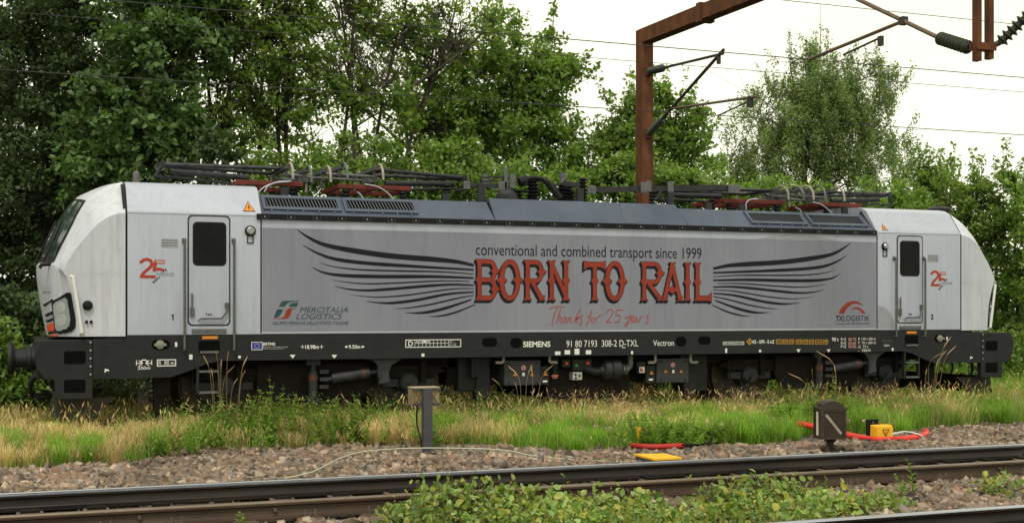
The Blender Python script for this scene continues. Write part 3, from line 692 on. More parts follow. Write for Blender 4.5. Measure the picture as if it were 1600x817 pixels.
# louvre grilles
M_FIN = mat('louvre_fin', (.10, .11, .13), .45, .3, var=.2)
for (pa, pb, rf) in ((414, 537, 0), (543, 657, 0), (1180, 1268, 2), (1275, 1362, 2)):
    top = 3.635; x0 = S(pa, 330)[0]; x1 = S(pb, 335)[0]; za, zb = PZ0 + .06, top - .03
    def bar(mb, xa, xb, z0, z1, d0, d1):
        P = [at_panel(xa, z0, d1, top), at_panel(xb, z0, d1, top), at_panel(xb, z1, d1, top), at_panel(xa, z1, d1, top)]
        Q = [at_panel(xa, z0, d0, top), at_panel(xb, z0, d0, top), at_panel(xb, z1, d0, top), at_panel(xa, z1, d0, top)]
        mb.add(P + Q, [(0, 1, 2, 3), (7, 6, 5, 4), (1, 0, 4, 5), (2, 1, 5, 6), (3, 2, 6, 7), (0, 3, 7, 4)])
    mb = MB(); fw = .045
    bar(mb, x0, x1, za, za + fw, 0, .03); bar(mb, x0, x1, zb - fw, zb, 0, .03); bar(mb, x0, x0 + fw, za + fw, zb - fw, 0, .03); bar(mb, x1 - fw, x1, za + fw, zb - fw, 0, .03)
    gr = mb.build('louvre_grille', M_ROOFB, loco)
    mb = MB(); bar(mb, x0 + fw, x1 - fw, za + fw, zb - fw, .001, .004); mb.build('grille_opening_shade', M_HOLESHADE, gr)  # black sheet painted for the shade behind the fins
    mb = MB(); n = int((x1 - x0) / .055)
    for k in range(n):
        x = x0 + fw + (x1 - x0 - 2 * fw) * (k + .5) / n
        P = [at_panel(x - .018, za + fw, .006, top), at_panel(x - .006, za + fw, .006, top), at_panel(x + .006 - .02, zb - fw, .02, top), at_panel(x - .006 - .02, zb - fw, .02, top)]
        P = [at_panel(x - .006 + .012, za + fw, .022, top), at_panel(x + .006 + .012, za + fw, .022, top), at_panel(x + .006 - .012, zb - fw, .022, top), at_panel(x - .006 - .012, zb - fw, .022, top)]
        mb.add(P, [(0, 1, 2, 3)])
    mb.build('louvre_fin', M_FIN, gr)
    mb = MB()
    for k in range(5):
        x = x0 + (x1 - x0) * (k + .5) / 5
        for z in (za - .015, zb + .006): p = at_panel(x, z, 0, top); q = at_panel(x, z, .02, top); mb.tube([p, q], .012, 6)
    each(mb, 'bolt', M_STEEL, gr)
# gutter with its clips
mb = MB(); mb.box(xa, xd, SIDE - .03, SIDE + .06, 3.212, 3.298); mb.build('gutter', M_BLACK, loco)
mb = MB(); x = xa + .12
n = 29
for k in range(n):
    x = xa + .12 + (xd - xa - .2) * k / (n - 1)
    mb.box(x - .062, x - .05, SIDE - .042, SIDE - .028, 3.214, 3.303); mb.box(x + .05, x + .062, SIDE - .042, SIDE - .028, 3.214, 3.303); mb.box(x - .05, x + .05, SIDE - .036, SIDE - .029, 3.218, 3.23)
clips = each(mb, 'gutter_clip', mat('clip_grey', (.035, .036, .042), .45, .3, var=.2), loco, per=3)
mb = MB()
for k in range(n):
    x = xa + .12 + (xd - xa - .2) * k / (n - 1); mb = MB(); mb.tube([(x, SIDE - .029, 3.255), (x, SIDE - .045, 3.255)], .011, 6); mb.build('bolt', M_STEEL, clips[k])
for x0, x1 in ((xa - .045, xa), (xd, xd + .045)):
    mb = MB(); panel(mb, x0, x1, 3.24, 3.70, 1.50, 1.03, .06); mb.build('roof_edge', M_DGREY, loco)
# roof deck between the cowls
mb = MB(); mb.box(xa, xd, YC - 1.0, YC + 1.0, 3.52, 3.55); mb.build('roof_deck', M_DGREY, loco)

# ------------------------------------------------------------------ pantographs
def R(x, y, Y=YC): X, Z = W(x, y, Y); return X, Z
def panto(knee, base, strips, cols, hose):
    """knee px, base px (x0,x1,y), strips px list, all on the centre plane"""
    kx, kz = R(*knee); b0, bz = R(base[0], base[2]); b1, bz1 = R(base[1], base[2] + (base[1] - base[0]) * .05); bz = (bz + bz1) / 2 - .03
    sg = 1 if b0 > kx else -1
    ins = []
    for x in (b0 + .15, b1 - .15):
        for y in (-.55, .55):
            mb = MB(); insul(mb, (x, YC + y, 3.56), (x, YC + y, bz - .06), .075, 4, .045); ins.append(mb)
    pt = MB()
    for y in (-.55, .55): pt.box(b0, b1, YC + y - .05, YC + y + .05, bz - .05, bz + .025)
    for x in (b0 + .02, b1 - .06, (b0 + b1) / 2 - .03): pt.box(x, x + .06, YC - .499, YC + .499, bz - .05, bz + .03)
    frame = pt.build('pantograph_frame', M_PANTO, loco, bevel=.008)
    for m in ins: m.build('insulator', M_BLACK, frame, smooth=True, sharp=60)
    far_b = b1 if sg > 0 else b0; near_b = b0 if sg > 0 else b1
    hx, hz = R(*strips[0])
    mb = MB(); mb.tube([(near_b + sg * .3, YC, bz + .12), (kx + sg * .15, YC, kz - .10)], [.055, .045], 10); mb.tube([(near_b + sg * .1, YC + .16, bz + .03), (kx + sg * .05, YC + .1, kz - .17)], .02, 8)
    mb.build('lower_arm', M_DGREY, frame, smooth=True)
    mb = MB()
    for y in (-1, 1):
        mb.tube([(kx, YC + y * .10, kz), (hx - sg * .1, YC + y * .42, hz - .05)], [.035, .03], 8)
        for t in (.2, .45, .7):
            p = Vector((kx, YC + y * .10, kz)).lerp(Vector((hx - sg * .1, YC + y * .42, hz - .05)), t); mb.lathe(p - Vector((.03, 0, 0)), p + Vector((.03, 0, 0)), [(0, .045), (1, .045)], 8)
    mb.tube([(kx, YC - .16, kz), (kx, YC + .16, kz)], .05, 8); mb.tube([(kx, YC - .14, kz), (kx - sg * .10, YC - .12, kz - .18), (kx + sg * .1, YC, kz - .22)], .03, 8)
    mb.tube([(hx - sg * .1, YC - .5, hz - .05), (hx - sg * .1, YC + .5, hz - .05)], .03, 8)
    mb.build('upper_arm', M_DGREY, frame, smooth=True)
    for i, s in enumerate(strips):
        sx, sz = R(*s); mb = MB()
        mb.box(sx - .035, sx + .035, YC - .55, YC + .55, sz - .06, sz - .005)
        for y in (-1, 1): mb.box(sx - .02, sx + .02, YC + y * .35 - .02, YC + y * .35 + .02, sz - .18, sz - .06)
        st = mb.build('collector_strip', M_GREYP, frame)
        for y in (-1, 1):
            mb = MB(); pts = spline([(sx, YC + y * .50, sz - .03), (sx, YC + y * .66, sz + .015), (sx, YC + y * .80, sz - .02), (sx, YC + y * .90, sz - .12), (sx, YC + y * .93, sz - .27)], 5)
            mb.tube(pts, .021, 8); mb.build('end_horn', M_PALE if i % 2 == 0 else M_GREYP, st, smooth=True)
    x0 = min(R(s[0], s[1])[0] for s in strips); x1 = max(R(s[0], s[1])[0] for s in strips); mb = MB()
    for y in (-.35, .35): mb.tube([(x0 - .05, YC + y, hz - .14), (x1 + .05, YC + y, hz - .16)], .025, 8)
    mb.tube([(x0, YC - .1, hz - .1), (x1 + sg * .25, YC - .1, hz - .16)], .03, 8); mb.box(x1 - .06, x1 + .1, YC - .2, YC + .2, hz - .24, hz - .12)
    mb.build('collector_carrier', M_GREYP, frame, smooth=True)
    for h in hose:
        mb = MB(); mb.tube([Vector((v.x, YC - .62, v.y)) for v in spline([(*R(p[0], p[1], YC - .62), 0) for p in h], 6)], .011, 6); mb.build('air_hose', M_TRIM, frame, smooth=True)
panto((252, 258), (360, 462, 285), [(440, 263), (468, 268)], None, [[(402, 303), (412, 293), (430, 286), (452, 284)], [(413, 300), (420, 290), (436, 284), (455, 283)]])
panto((722, 279), (515, 628, 291), [(576, 265), (522, 263), (497, 268)], None, [[(570, 288), (590, 292), (606, 302), (616, 313)], [(558, 300), (564, 305), (568, 312)]])
panto((1030, 296), (1105, 1200, 313), [(1190, 297), (1213, 298)], None, [[(1166, 328), (1166, 318), (1172, 312), (1184, 311)]])
panto((1382, 305), (1255, 1318, 319), [(1275, 299), (1246, 297), (1228, 297)], None, [[(1270, 316), (1284, 320), (1300, 333)], [(1243, 324), (1250, 328), (1252, 332)]])
# brackets, busbars and roof insulators
mb = MB()
for px in (444, 695, 751, 905, 1046, 1105, 1157, 1318):
    X, Z = R(px, 285 if px < 1000 else 300, YC - .8); mb.box(X - .06, X + .06, YC - .86, YC - .80, 3.5, min(Z, 3.95) if px in (751, 905, 1046) else 3.78)
each(mb, 'roof_bracket', M_DGREY, loco)
mb = MB()
Yb = YC - .7
def Bp(x, y): return (*R(x, y, Yb),)
def bus(a, b, h=.10):
    (x0, z0), (x1, z1) = Bp(*a), Bp(*b); mb.add([(x0, Yb - .02, z0 - h / 2), (x1, Yb - .02, z1 - h / 2), (x1, Yb - .02, z1 + h / 2), (x0, Yb - .02, z0 + h / 2),
        (x0, Yb + .02, z0 - h / 2), (x1, Yb + .02, z1 - h / 2), (x1, Yb + .02, z1 + h / 2), (x0, Yb + .02, z0 + h / 2)], [(0, 1, 2, 3), (7, 6, 5, 4), (1, 0, 4, 5), (2, 1, 5, 6), (3, 2, 6, 7), (0, 3, 7, 4)])
bus((722, 290), (786, 291), .07); bus((925, 297), (1003, 295)); bus((1003, 295), (1150, 293), .10)
bus((752, 278), (790, 276), .03); bus((752, 284), (790, 283), .03); bus((880, 287), (905, 289), .08)
busbar = each(mb, 'busbar', M_DGREY, loco)[0]
mb = MB()
for px, py, w, h in ((728, 290, .12, .14), (923, 297, .16, .14), (1004, 294, .12, .2), (1012, 292, .1, .2), (1046, 293, .12, .2), (1145, 296, .25, .16), (784, 291, .16, .16), (789, 280, .06, .4)):
    X, Z = Bp(px, py); mb.box(X - w / 2, X + w / 2, Yb - .06, Yb - .025, Z - h / 2, Z + h / 2)
each(mb, 'busbar_clamp', M_GREYP, busbar, bevel=.01)
for px, top, r in ((822, 283, .13), (797, 299, .16), (870, 290, .12), (877, 292, .1), (896, 297, .09), (900, 280, .09), (1007, 300, .07), (880, 300, .1), (1100, 312, .06), (455, 292, .07), (690, 290, .07)):
    X, Z = R(px, top); mb = MB(); insul(mb, (X, YC - .3, 3.56), (X, YC - .3, Z), r, max(3, int((Z - 3.56) / .06)), r * .55); mb.build('insulator', M_BLACK, loco, smooth=True, sharp=60)
mb = MB(); X, Z = R(783, 305); mb.lathe((X, YC - .3, 3.62), (X, YC - .3, Z + .1), [(0, .21), (.5, .21), (.7, .19), (1, .06)], 16); db = mb.build('roof_bushing', M_DGREY, loco, smooth=True)
mb = MB(); mb.lathe((X, YC - .3, 3.70), (X, YC - .3, 3.75), [(0, .215), (1, .215)], 16); mb.build('bushing_ring', mat('bushing_rust', (.30, .07, .03), .6), db, smooth=True)
mb = MB(); a = R(814, 284); b = R(835, 283); c = R(843, 305); mb.tube(spline([(a[0] - .05, YC - .35, a[1] - .1), (a[0], YC - .35, a[1] + .02), (b[0], YC - .35, b[1]), (b[0] + .15, YC - .4, b[1] - .12), (c[0] + .2, YC - .5, c[1] - .1)], 5), [.04] * 12 + [.06] * 9, 8)
a = R(806, 293); mb.tube([(a[0] - .05, YC - .3, a[1] + .06), (a[0] + .1, YC - .3, a[1] + .12)], .09, 8); mb.build('high_voltage_cable', M_BLACK, loco, smooth=True)
mb = MB()
for px, y0, y1 in ((868, 273, 285), (790, 275, 292), (748, 275, 287), (874, 284, 292)):
    X, Z = R(px, y1); X2, Z2 = R(px, y0); mb.box(X - .05, X + .05, YC - .36, YC - .28, Z - .05, Z2)
each(mb, 'isolator_switch', M_GREYP, loco)
mb = MB(); p = W(213, 281, YC); t = W(213, 268, YC); mb.lathe((p[0], YC, 3.80), (p[0], YC, t[1]), [(0, .06), (.9, .055), (1, .03)], 12); mb.build('antenna', M_GREYP, loco, smooth=True)
mb = MB(); p = W(1441, 329, YC); mb.lathe((p[0], YC - .5, 3.79), (p[0], YC - .5, 3.92), [(0, .26), (.4, .25), (.75, .15), (.8, .08), (1, .05)], 16); mb.build('antenna', M_BLACK, loco, smooth=True)

# ------------------------------------------------------------------ underframe
YU = SIDE - .012
def px_poly(pts, Y=SIDE): return [S(x, y, Y) for x, y in pts]
def mirx(P): return [(2 * XC - x, z) for x, z in P]
half = [(1.14, 1.385), (1.59, 1.385), (1.62, 1.44), (XC, 1.44), (XC, 1.035), (3.02, 1.035), (2.8, 1.0), (2.5, .88), (2.25, .80), (1.14, .79)]
mb = MB(); mb.prism(half, YU, YU + .05); mb.prism(mirx(half), YU, YU + .05)
mb.box(1.3, 2 * XC - 1.3, YU + .07, 2 * YC - YU - .07, 1.06, 1.42); mb.prism([(x, z) for x, z in half], 2 * YC - YU - .05, 2 * YC - YU); mb.prism(mirx(half), 2 * YC - YU - .05, 2 * YC - YU)
uf = mb.build('underframe', M_DARK, loco)
end_poly = [(.40, 1.375), (1.135, 1.375), (1.135, .50), (.62, .50), (.60, .78), (.47, .80), (.36, .95), (.33, 1.2)]
for right in (False, True):
    f = mirx if right else (lambda P: P)
    mb = MB(); mb.prism(f(end_poly), YU - .004, YU + .12)
    P = f([(.36, .72), (1.13, 1.38)]); x0, x1 = sorted((P[0][0], P[1][0])); mb.box(x0, x1, YU + .125, 2 * YC - YU - .125, .80, 1.365)
    mb.prism(f(end_poly), 2 * YC - YU - .12, 2 * YC - YU)
    eb = mb.build('buffer_beam', M_DARK, loco, bevel=.012)
    mb = MB()
    for z0, z1 in ((1.02, 1.21), (.60, .79)):
        q = f([(.735, z0), (1.035, z1)]); x0, x1 = sorted((q[0][0], q[1][0])); mb.prism(rrect(x0, x1, z0, z1, .03), YU - .007, YU)
    each(mb, 'step_recess_shade', M_HOLESHADE, eb)  # black panels laid on the beam for the shade of its hollows
    mb = MB()
    for k in range(5):
        x, z = f([(1.105, .86 + .118 * k)])[0]; mb.lathe((x, YU, z), (x, YU - .02, z), [(0, .017), (.7, .017), (1, .010)], 8)
    each(mb, 'bolt', M_STEEL, eb)
    for y in (-.875, .875):
        m_ = lambda x: 2 * XC - x if right else x
        mb = MB(); mb.lathe((m_(.50), YC + y, 1.07), (m_(.05), YC + y, 1.07), [(0, .17), (.45, .16), (.46, .19), (.6, .19), (.61, .12), (1, .12)], 20)
        bf = mb.build('buffer', M_DARK, loco, smooth=True)
        mb = MB(); mb.lathe((m_(.055), YC + y, 1.07), (m_(-.03), YC + y, 1.07), [(0, .20), (.5, .235), (1, .225)], 24); mb.build('buffer_head', M_DARK, bf, smooth=True)
    mb = MB(); mb.tube([(m_(.4), YC, 1.0), (m_(.12), YC, 1.0), (m_(.05), YC, .92), (m_(.14), YC, .86)], .045, 8); mb.build('coupling_hook', M_SHADEGRIME, loco, smooth=True)
    mb = MB()
    for y in (-.3, .3, -.6): mb.tube(spline([(m_(.5), YC + y, .85), (m_(.30), YC + y, .72), (m_(.33), YC + y, .48), (m_(.6), YC + y, .5)], 4), .028, 6)
    each(mb, 'brake_hose', M_BLACK, loco, smooth=True)
    pl = f([(.66, .50), (1.50, .50), (1.30, .36), (1.18, .14), (.60, .16)])
    mb = MB(); mb.prism(pl, YC - 1.22, YC - 1.18); mb.prism(pl, YC + 1.18, YC + 1.22)
    q = f([(.60, .16), (.66, .50)]); mb.add([(q[0][0], YC - 1.19, .16), (q[0][0], YC + 1.19, .16), (q[1][0], YC + 1.19, .50), (q[1][0], YC - 1.19, .50)], [(0, 1, 2, 3)])
    mb.build('plough', mat('plough_brown', (.030, .025, .021), .75, col2=(.045, .038, .032), scale=5), loco)
# flat black patches painting the shade of oval openings, lock recesses and door steps
def oval(mb, px, Y, grow=0):
    X0, X1, Z0, Z1 = SR(*px); r = min(X1 - X0, Z1 - Z0) / 2 - .001; mb.prism(rrect(X0 - grow, X1 + grow, Z0 - grow, Z1 + grow, r + grow), Y, Y + .01)
mb = MB()
for px in ((752.5, 527.5, 776.5, 541.5), (797, 527.5, 815, 543.5), (1055, 525.5, 1072, 541), (1090, 525, 1110, 538)): oval(mb, px, YU - .002)
each(mb, 'frame_opening_shade', M_HOLESHADE, uf)
for px, lk in (((236.5, 531, 265.5, 545.5), (243, 257)), ((1459.5, 522.5, 1476, 534.5), (1463, 1472))):
    mb = MB(); oval(mb, px, YU - .002); rc = mb.build('lock_recess_shade', M_HOLESHADE, uf)
    X, Z = S((lk[0] + lk[1]) / 2, (px[1] + px[3]) / 2); mb = MB(); mb.lathe((X, YU, Z), (X, YU - .03, Z), [(0, .065), (.8, .065), (1, .05)], 16); mb.box(X - .09, X + .09, YU - .038, YU - .031, Z - .018, Z + .018)
    mb.build('lock_handle', mat('lock_grey', (.22, .21, .18), .5, .3), uf, smooth=True)
for px, yp in (((310, 532, 343.5, 551), (316, 525, 340, 529.3)), ((1413, 523.5, 1434, 540), (1416, 517.5, 1431, 521))):
    X0, X1, Z0, Z1 = SR(*px); mb = MB(); mb.prism(rrect(X0, X1, Z0, Z1, .03), YU - .002, YU + .01); mb.build('door_step_shade', M_HOLESHADE, uf)
    mb = MB(); mb.box(X0 + .02, X1 - .02, YU - .03, YU - .003, Z0 - .005, Z0 + .03); mb.build('step_tread', M_GREYP, uf)
    X0, X1, Z0, Z1 = SR(*yp); mb = MB(); mb.box(X0, X1, YU - .006, YU + .004, Z0, Z1); mb.build('yellow_sticker', M_ORANGE, uf)
for xs, ys in (((309, 343), (555, 580, 613)), ((1414, 1436), (552, 566, 589))):
    X0 = S(xs[0], 580)[0]; X1 = S(xs[1], 580)[0]; zb = S(xs[0], ys[2])[1]; mb = MB()
    for x in (X0, X1): mb.box(x - .018, x + .018, YU + .01, YU + .08, zb - .03, 1.1)
    lad = mb.build('ladder', M_DARK, loco)
    for y in ys[1:]:
        z = S((xs[0] + xs[1]) / 2, y)[1]; mb = MB(); mb.box(X0 + .018, X1 - .018, YU - .005, YU + .2, z - .015, z + .015); mb.build('rung', M_GREYP, lad)

# ------------------------------------------------------------------ underframe writing
YT = YU - .0025
def ut(s, px, m=M_WHITE, **k): return lettering(s, px, YT, m, uf, **k)
ut('250m', (215, 572, 235, 577), bold=.01); ut('ERTMS', (411, 535, 430, 539.5), bold=.03)
ut('European Rail Traffic Management System', (411, 541.2, 450, 543)); ut('co-financed by the European Union', (411, 543.8, 443, 545.5))
ut('18.98m', (477, 538.5, 498, 545), bold=.02); ut('9.50m', (545, 538.5, 563, 544.5), bold=.02)
ut('SIEMENS', (817.5, 533, 860, 542), bold=.025); ut('91 80 7193  308-2 D-TXL', (885, 531.3, 997, 541.5)); ut('Vectron', (1020.5, 531, 1053, 540))
ut('KE - GPR - E mZ', (1176, 531, 1210, 536.5), bold=.02); ut('90 t', (1300, 527, 1310, 533), bold=.02)
ut('R+E', (1314, 527.5, 1322, 532.3)); ut('R+E', (1314, 533.5, 1322, 538)); ut('P+E', (1314, 539, 1322, 543.5))
ut('R 135 t (80 t)', (1341, 527.3, 1368, 532.3)); ut('P  95 t (80 t)', (1341, 533.3, 1368, 538.2)); ut('G  72 t', (1341, 539, 1357, 543.5)); ut('-  56kN', (1341, 544.8, 1360, 549.3))
ut('SIEMENS', (1378, 531, 1394, 534), M_GREYP); ut('2024', (1381, 538, 1390, 541))
ut('R  80 m', (248, 563.6, 272, 569.6))
mb = MB(); X0, X1, Z0, Z1 = SR(245, 561, 275, 572)
def frame(mb, X0, X1, Z0, Z1, t, Y=YT):
    for a in ((X0, X1, Z0, Z0 + t), (X0, X1, Z1 - t, Z1), (X0, X0 + t, Z0 + t, Z1 - t), (X1 - t, X1, Z0 + t, Z1 - t)): mb.prism([(a[0], a[2]), (a[1], a[2]), (a[1], a[3]), (a[0], a[3])], Y, Y + .0015)
frame(mb, X0, X1, Z0, Z1, .014)
# route table
X0, X1, Z0, Z1 = SR(633, 530, 720, 542.5); frame(mb, X0, X1, Z0, Z1, .013); w = X1 - X0; h = Z1 - Z0
for k in range(10):
    x = X0 + w * (.165 + .067 * k); mb.box(x, x + .006, YT, YT + .002, Z0 + .013, Z1 - .013)
mb.box(X0 + w * .17, X0 + w * .77, YT - .0006, YT + .001, Z0 + h * .5, Z0 + h * .5 + .007)
for k, c in enumerate(('A', 'CH', 'I', 'NL')):
    x = X0 + w * (.18 + .067 * k); text_sheet(mb, c, x, x + w * .048, Z0 + h * .62, Z0 + h * .86, YT - .001, bold=.02)
for k, c in enumerate(('BG 1', 'RO 1', 'HU 1 HLR', 'SI 1 HR')): text_sheet(mb, c, X0 + w * .79, X0 + w * (.85 + .06 * (k > 1)), Z0 + h * (.75 - .19 * k), Z0 + h * (.88 - .19 * k), YT - .001)
text_sheet(mb, 'D', X0 + w * .05, X0 + w * .135, Z0 + h * .2, Z0 + h * .82, YT - .001, bold=.02)
# braking symbol, arrows, dimension ticks, small plates and jacking marks
mb.build('route_table', M_WHITE, uf); mb = MB()
X, Z = S(225, 566)
ribbon(mb, [(X + .05 * cos(radians(t)), Z - .01 + .05 * sin(radians(t))) for t in range(0, 181, 15)], [.016] * 13, YT)
for s in (-1, 1):
    for a in (-50, 0, 50): ribbon(mb, [(X + s * .02, Z - .01), (X + s * (.02 + .085 * cos(radians(a))), Z - .01 + .055 * sin(radians(a)))], [.012, .012], YT - .0004 * (a // 50 + 2))
    ribbon(mb, [(X + s * .11, Z - .04), (X + s * .11, Z + .035)], [.012, .012], YT)
mb.build('curve_symbol', M_WHITE, uf); mb = MB()
for x in (472.5, 502): X, Z = S(x, 541.5); mb.box(X - .004, X + .004, YT, YT + .002, Z - .03, Z + .03); mb.box(X - .03, X + .03, YT - .0005, YT + .001, Z - .004, Z + .004)
for x in (541, 566.5): X, Z = S(x, 541.5); mb.add([(X - .03, YT, Z), (X, YT, Z - .02), (X + .03, YT, Z), (X, YT, Z + .02)], [(0, 1, 2, 3)])
each(mb, 'dimension_mark', M_WHITE, uf); mb = MB()
for x, y, w, h in ((275, 538, .035, .07), (298, 557.5, .05, .075), (374, 557.5, .04, .04), (660.5, 554.5, .05, .05), (871, 551.5, .1, .06), (886, 550, .1, .07), (901, 549, .09, .1), (919, 550, .1, .07), (987, 550.5, .04, .055),
                   (1134, 547.5, .04, .08), (1187, 548, .045, .045), (1394, 545.5, .04, .055), (1479, 528.5, .035, .06)):
    X, Z = S(x, y); mb.prism(rrect(X - w / 2, X + w / 2, Z - h / 2, Z + h / 2, .006), YT, YT + .002)
each(mb, 'info_plate', M_WHITE, uf); mb = MB()
for x, y in ((457, 557), (522, 557), (1247, 548), (1294, 548)):
    X, Z = S(x, y); mb.add([(X - .045, YT, Z + .03), (X, YT, Z - .03), (X + .045, YT, Z + .03)], [(0, 1, 2)])
for x, y, s in ((165, 579, 1), (1516, 559, .9)):
    X, Z = S(x, y); mb.add([(X - .02, YT, Z - .03), (X + .02, YT, Z), (X + .05, YT, Z - .01), (X + .045, YT, Z + .015), (X - .01, YT, Z + .035)], [(0, 1, 2, 3, 4)])
each(mb, 'jacking_mark', M_WHITE, uf); mb = MB()
X0, X1, Z0, Z1 = SR(1129, 533.5, 1162, 538.5); frame(mb, X0, X1, Z0, Z1, .008); text_sheet(mb, 'REV MMAA 03 12 24', X0 + .02, X1 - .02, Z0 + .013, Z1 - .013, YT)
X0 = S(971, 543)[0]; X1 = S(976.5, 543)[0]; z = S(973, 542.3)[1]; mb.box(X0, X1, YT, YT + .002, z - .012, z)
mb.build('revision_plate', M_WHITE, uf)
mb = MB(); text_sheet(mb, '68% 71%', *SR(1325, 527.5, 1337, 532.3), YT); text_sheet(mb, '65% 66%', *SR(1325, 533.5, 1337, 538), YT); text_sheet(mb, '54% 56%', *SR(1325, 539, 1337, 543.5), YT)
mb.build('lettering', mat('pink_marking', (.7, .35, .33), .6), uf)
mb = MB(); X0, X1, Z0, Z1 = SR(393, 534.5, 409.5, 546); mb.prism([(X0, Z0), (X1, Z0), (X1, Z1), (X0, Z1)], YT, YT + .002); fl = mb.build('union_flag', M_BLUE, uf)
mb = MB(); frame(mb, X0 - .005, X1 + .005, Z0 - .005, Z1 + .005, .009, YT - .001); mb.build('flag_edge', M_WHITE, fl) if False else mb.build('flag_edge', M_WHITE, uf)
mb = MB(); cx, cz = (X0 + X1) / 2, (Z0 + Z1) / 2
for k in range(12):
    a = 2 * pi * k / 12; x, z = cx + .036 * cos(a), cz + .036 * sin(a); mb.add([(x + .007 * cos(q) * (1 if i % 2 == 0 else .45), YT - .001, z + .007 * sin(q) * (1 if i % 2 == 0 else .45)) for i in range(10) for q in [pi / 2 + i * pi / 5]], [tuple(range(10))])
mb.build('flag_stars', mat('star_yellow', (.75, .6, .05), .5), uf)
mb = MB()
for i, (a, b, s) in enumerate(((1212, 1220, 'C'), (1222, 1230, 'PZB'), (1232, 1240, 'PZB'), (1243, 1253, 'PZB'), (1255, 1262, 'TVM'), (1264, 1271, 'Q'), (1273, 1283, 'NBÜ'), (1285, 1293, 'MIR'))):
    X0, X1, Z0, Z1 = SR(a, 530 + i * .06, b, 537.2 + i * .06)
    frame(mb, X0, X1, Z0, Z1, .008); text_sheet(mb, s, X0 + .018, X1 - .018, Z0 + .022, Z1 - .022, YT)
X, Z = S(1170.5, 533.5); r = .055
for k in range(4):
    a, b = k * pi / 2, (k + 1) * pi / 2; ribbon(mb, [(X + r * cos(a), Z + r * sin(a)), (X + r * cos(b), Z + r * sin(b))], [.012, .012], YT - .0003 * k)
text_sheet(mb, 'I', X - .01, X + .01, Z - .022, Z + .022, YT)
mb.build('frame_symbols', mat('symbol_amber', (.55, .30, .04), .5), uf)

# ------------------------------------------------------------------ bogies
YW = YC - .75; YA = YC - 1.05
AX = [XC - 6.25, XC - 3.25, XC + 3.25, XC + 6.25]
M_WHEEL = mat('wheel_brown', (.035, .026, .018), .6, .3, col2=(.075, .06, .042), scale=9)
for x in AX:
    for y in (-1, 1):
        yy = YC + y * .75; mb = MB()
        mb.lathe((x, yy - y * .07, .625), (x, yy + y * .065, .625), [(0, .655), (.2, .64), (.24, .625), (.95, .618), (.96, .53), (.99, .53), (.80, .50), (.62, .22), (.9, .2), (1, .15)] if False else [(0, .655), (.22, .65), (.25, .625), (1, .617)], 40)
        wh = mb.build('wheel', M_WHEEL, loco, smooth=True)
        mb = MB(); mb.lathe((x, yy + y * .066, .625), (x, yy + y * .09, .625), [(0, .47), (.5, .46), (1, .30)], 32); mb.build('brake_disc', mat('brake_disc', (.05, .045, .04), .5, .5, var=.3), wh, smooth=True)
        mb = MB()
        for k in range(8):
            a = 2 * pi * k / 8 + .2; mb.tube([(x + .56 * cos(a), yy + y * .06, .625 + .56 * sin(a)), (x + .56 * cos(a), yy + y * .085, .625 + .56 * sin(a))], .026, 8)
        mb.build('bolt', M_GREYP, wh)
    mb = MB(); mb.tube([(x, YC - .65, .625), (x, YC + .65, .625)], .09, 10); mb.box(x - .35, x + .35, YC - .5, YC + .5, .32, .95); mb.build('axle', M_SHADEGRIME, loco)
